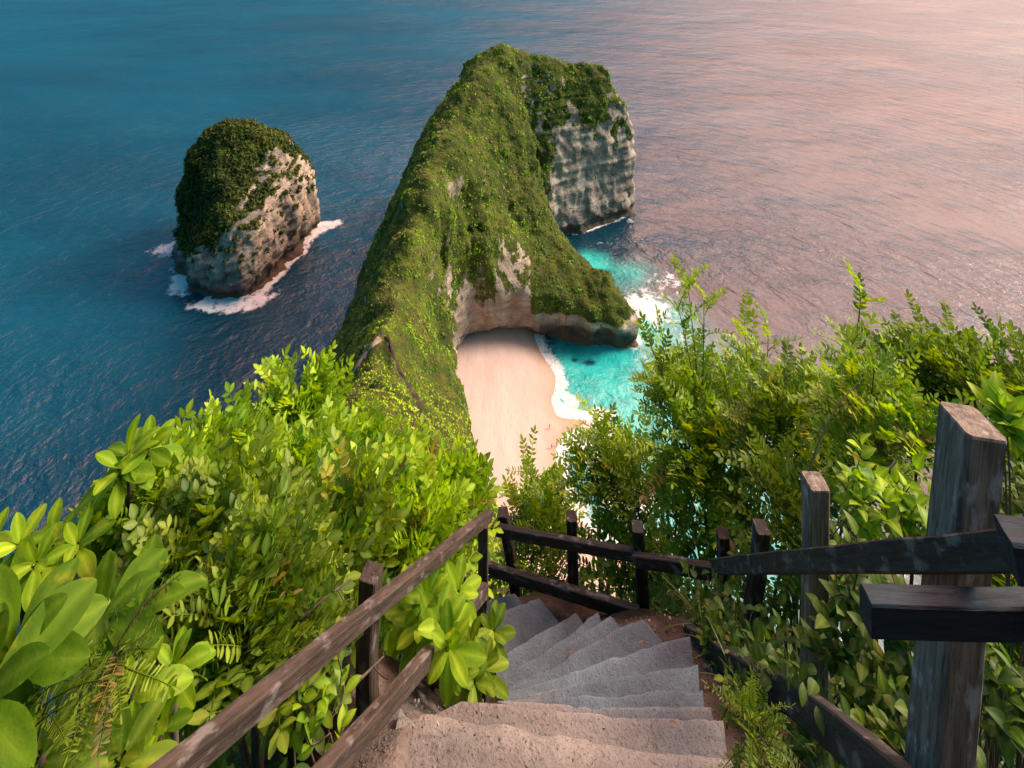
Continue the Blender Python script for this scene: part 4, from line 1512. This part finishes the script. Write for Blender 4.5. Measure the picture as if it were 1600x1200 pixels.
# ------------------------------------------------------------------ PEOPLE (tiny, on the ridge path and the beach)
def person(loc, yaw, label, shirt, pants, stride=.25, arms=.15):
    root = thing('person', loc, label, 'person', 'people on the ridge and the beach')
    bm_pts = {'pel': (0, 0, .95), 'che': (0, .02, 1.30), 'nek': (0, .02, 1.48), 'hed': (0, .03, 1.60), 'top': (0, .02, 1.74)}
    V = [bm_pts['pel'], bm_pts['che'], bm_pts['nek'], bm_pts['hed'], bm_pts['top']]
    rad = [(.15, .11), (.17, .11), (.055, .055), (.085, .10), (.06, .07)]
    E = [(0, 1), (1, 2), (2, 3), (3, 4)]
    for s in (-1, 1):
        k = len(V)
        V += [(s * .10, 0, .88), (s * .11, s * stride * .5 + .03, .48), (s * .11, s * stride - .03, .07), (s * .12, s * stride + .12, .03)]
        rad += [(.095, .095), (.06, .06), (.042, .045), (.035, .03)]
        E += [(0, k), (k, k + 1), (k + 1, k + 2), (k + 2, k + 3)]
        k = len(V)
        V += [(s * .19, .01, 1.40), (s * (.24 + arms * .3), -s * .05, 1.13), (s * (.25 + arms * .5), -s * .12 + .08, .90), (s * (.25 + arms * .5), -s * .12 + .11, .80)]
        rad += [(.055, .055), (.042, .042), (.032, .032), (.034, .02)]
        E += [(1, k), (k, k + 1), (k + 1, k + 2), (k + 2, k + 3)]
    me = bpy.data.meshes.new('body')
    me.from_pydata(V, E, [])
    o = bpy.data.objects.new('body', me)
    COL.objects.link(o)
    sk = o.modifiers.new('skin', 'SKIN')
    for i, r in enumerate(rad):
        me.skin_vertices[0].data[i].radius = r
    me.skin_vertices[0].data[0].use_root = True
    sb = o.modifiers.new('sub', 'SUBSURF')
    sb.levels = sb.render_levels = 1
    sk.use_smooth_shade = True
    m, nt, out = newmat('clothed_skin')
    n = N(nt)
    sep = n.new('ShaderNodeSeparateXYZ')
    n.link(n.new('ShaderNodeTexCoord').outputs['Object'], sep.inputs[0])
    zc = sep.outputs['Z']
    c = n.mix(n.math('GREATER_THAN', zc, .92), pants, shirt)
    c = n.mix(n.math('GREATER_THAN', zc, 1.46), c, (.42, .24, .16))
    c = n.mix(n.math('LESS_THAN', zc, .42), c, (.42, .24, .16))
    n.link(n.bsdf(c, .8).outputs[0], out.inputs['Surface'])
    me.materials.append(m)
    o.parent = root
    g = Geo()
    th = np.linspace(0, 2 * np.pi, 10, endpoint=False)
    rows = []
    for a in np.linspace(0, 1.75, 6):
        rows.append(np.stack([.105 * math.sin(a) * np.cos(th), -.012 + .118 * math.sin(a) * np.sin(th), np.full(10, 1.64 + .115 * math.cos(a)) - .05 * (np.sin(th) < 0) * math.sin(a)], 1))
    W = np.concatenate(rows)
    i, j = np.meshgrid(np.arange(5), np.arange(10), indexing='ij')
    kk = (j + 1) % 10
    g.add(W, Q=np.stack([i * 10 + j, (i + 1) * 10 + j, (i + 1) * 10 + kk, i * 10 + kk], -1).reshape(-1, 4))
    h = g.build('hair', M_HAIR)
    h.parent = root
    root.rotation_euler = (0, 0, yaw)
    return root


M_HAIR = mat_plain('dark_hair', (.02, .015, .012), .6)


def drop(px, py, tree):
    d = Vector(((px - 800) / F, 1, -(py - HY) / F)).normalized()
    h = tree.ray_cast(Vector((0, 0, 0)), d)
    return h[0]


for px, py, yaw, lb, s_, p_, tree in [(563, 556, .4, 'person in black standing on the left edge of the ridge path', (.02, .02, .025), (.03, .03, .04), HB),
                                      (570, 550, 2.4, 'person in a white shirt and dark trousers beside another on the ridge path', (.7, .7, .7), (.03, .04, .06), HB),
                                      (596, 530, 3.0, 'person in a blue shirt where the pale path meets the dark trail', (.04, .16, .32), (.3, .3, .3), HB),
                                      (859, 670, 1.0, 'person in dark clothes alone on the sand left of the surf', (.05, .05, .05), (.04, .04, .06), BB),
                                      (862, 701, 2.0, 'person in dark shorts on the left of a pair near the white foam', (.10, .06, .05), (.03, .03, .04), BB),
                                      (870, 697, 4.2, 'person in a brown shirt on the right of a pair near the white foam', (.14, .08, .05), (.10, .08, .07), BB)]:
    l = drop(px, py, tree)
    if l is not None:
        person(Vector(l) + Vector((0, 0, .28 if tree is HB else 0)), yaw, lb, s_, p_)

# ------------------------------------------------------------------ CAMERA, SKY, SUN
cam = bpy.data.cameras.new('camera')
co = bpy.data.objects.new('camera', cam)
COL.objects.link(co)
co.location = (0, 0, 0)
co.rotation_euler = (R(90), 0, 0)
cam.sensor_width = 36
cam.lens = F / 1600 * 36
cam.shift_y = -(600 - HY) / 1600
cam.clip_start = .05
cam.clip_end = 60000
scene.camera = co

SUN_AZ, SUN_EL = R(76), R(36)      # clockwise from the view direction; height
w = bpy.data.worlds.new('World')
scene.world = w
w.use_nodes = True
nt = w.node_tree
sky = nt.nodes.new('ShaderNodeTexSky')
sky.sky_type = 'NISHITA'
sky.sun_disc = False
sky.sun_elevation = SUN_EL
sky.sun_rotation = SUN_AZ
sky.dust_density = 4.0
sky.air_density = 1.0
sky.ozone_density = 2.0
bg = nt.nodes['Background']
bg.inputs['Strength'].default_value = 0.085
# evening sky, clear blue; rosy glow added off the sun for the sea's sheen
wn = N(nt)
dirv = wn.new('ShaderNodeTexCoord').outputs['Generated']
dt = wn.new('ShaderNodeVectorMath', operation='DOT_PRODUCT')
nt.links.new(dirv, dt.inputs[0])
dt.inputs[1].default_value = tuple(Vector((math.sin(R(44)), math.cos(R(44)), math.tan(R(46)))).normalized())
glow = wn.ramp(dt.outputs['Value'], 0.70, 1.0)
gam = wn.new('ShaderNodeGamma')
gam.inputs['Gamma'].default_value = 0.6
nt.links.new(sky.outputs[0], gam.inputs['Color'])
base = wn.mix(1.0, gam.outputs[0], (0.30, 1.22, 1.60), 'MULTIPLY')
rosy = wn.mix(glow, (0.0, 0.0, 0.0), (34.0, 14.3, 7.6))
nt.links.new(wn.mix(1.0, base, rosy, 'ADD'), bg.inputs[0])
sl = bpy.data.lights.new('sun', 'SUN')
sl.energy = 2.4
sl.angle = R(18)
sl.color = (1.0, .86, .70)
so = bpy.data.objects.new('sun', sl)
COL.objects.link(so)
dv = Vector((math.sin(SUN_AZ) * math.cos(SUN_EL), math.cos(SUN_AZ) * math.cos(SUN_EL), math.sin(SUN_EL)))
so.rotation_euler = dv.to_track_quat('Z', 'Y').to_euler()

scene.view_settings.view_transform = 'Standard'
scene.view_settings.look = 'None'
scene.view_settings.exposure = 1.12
scene.view_settings.gamma = 1.0
scene.cycles.max_bounces = 6
scene.cycles.use_denoising = True
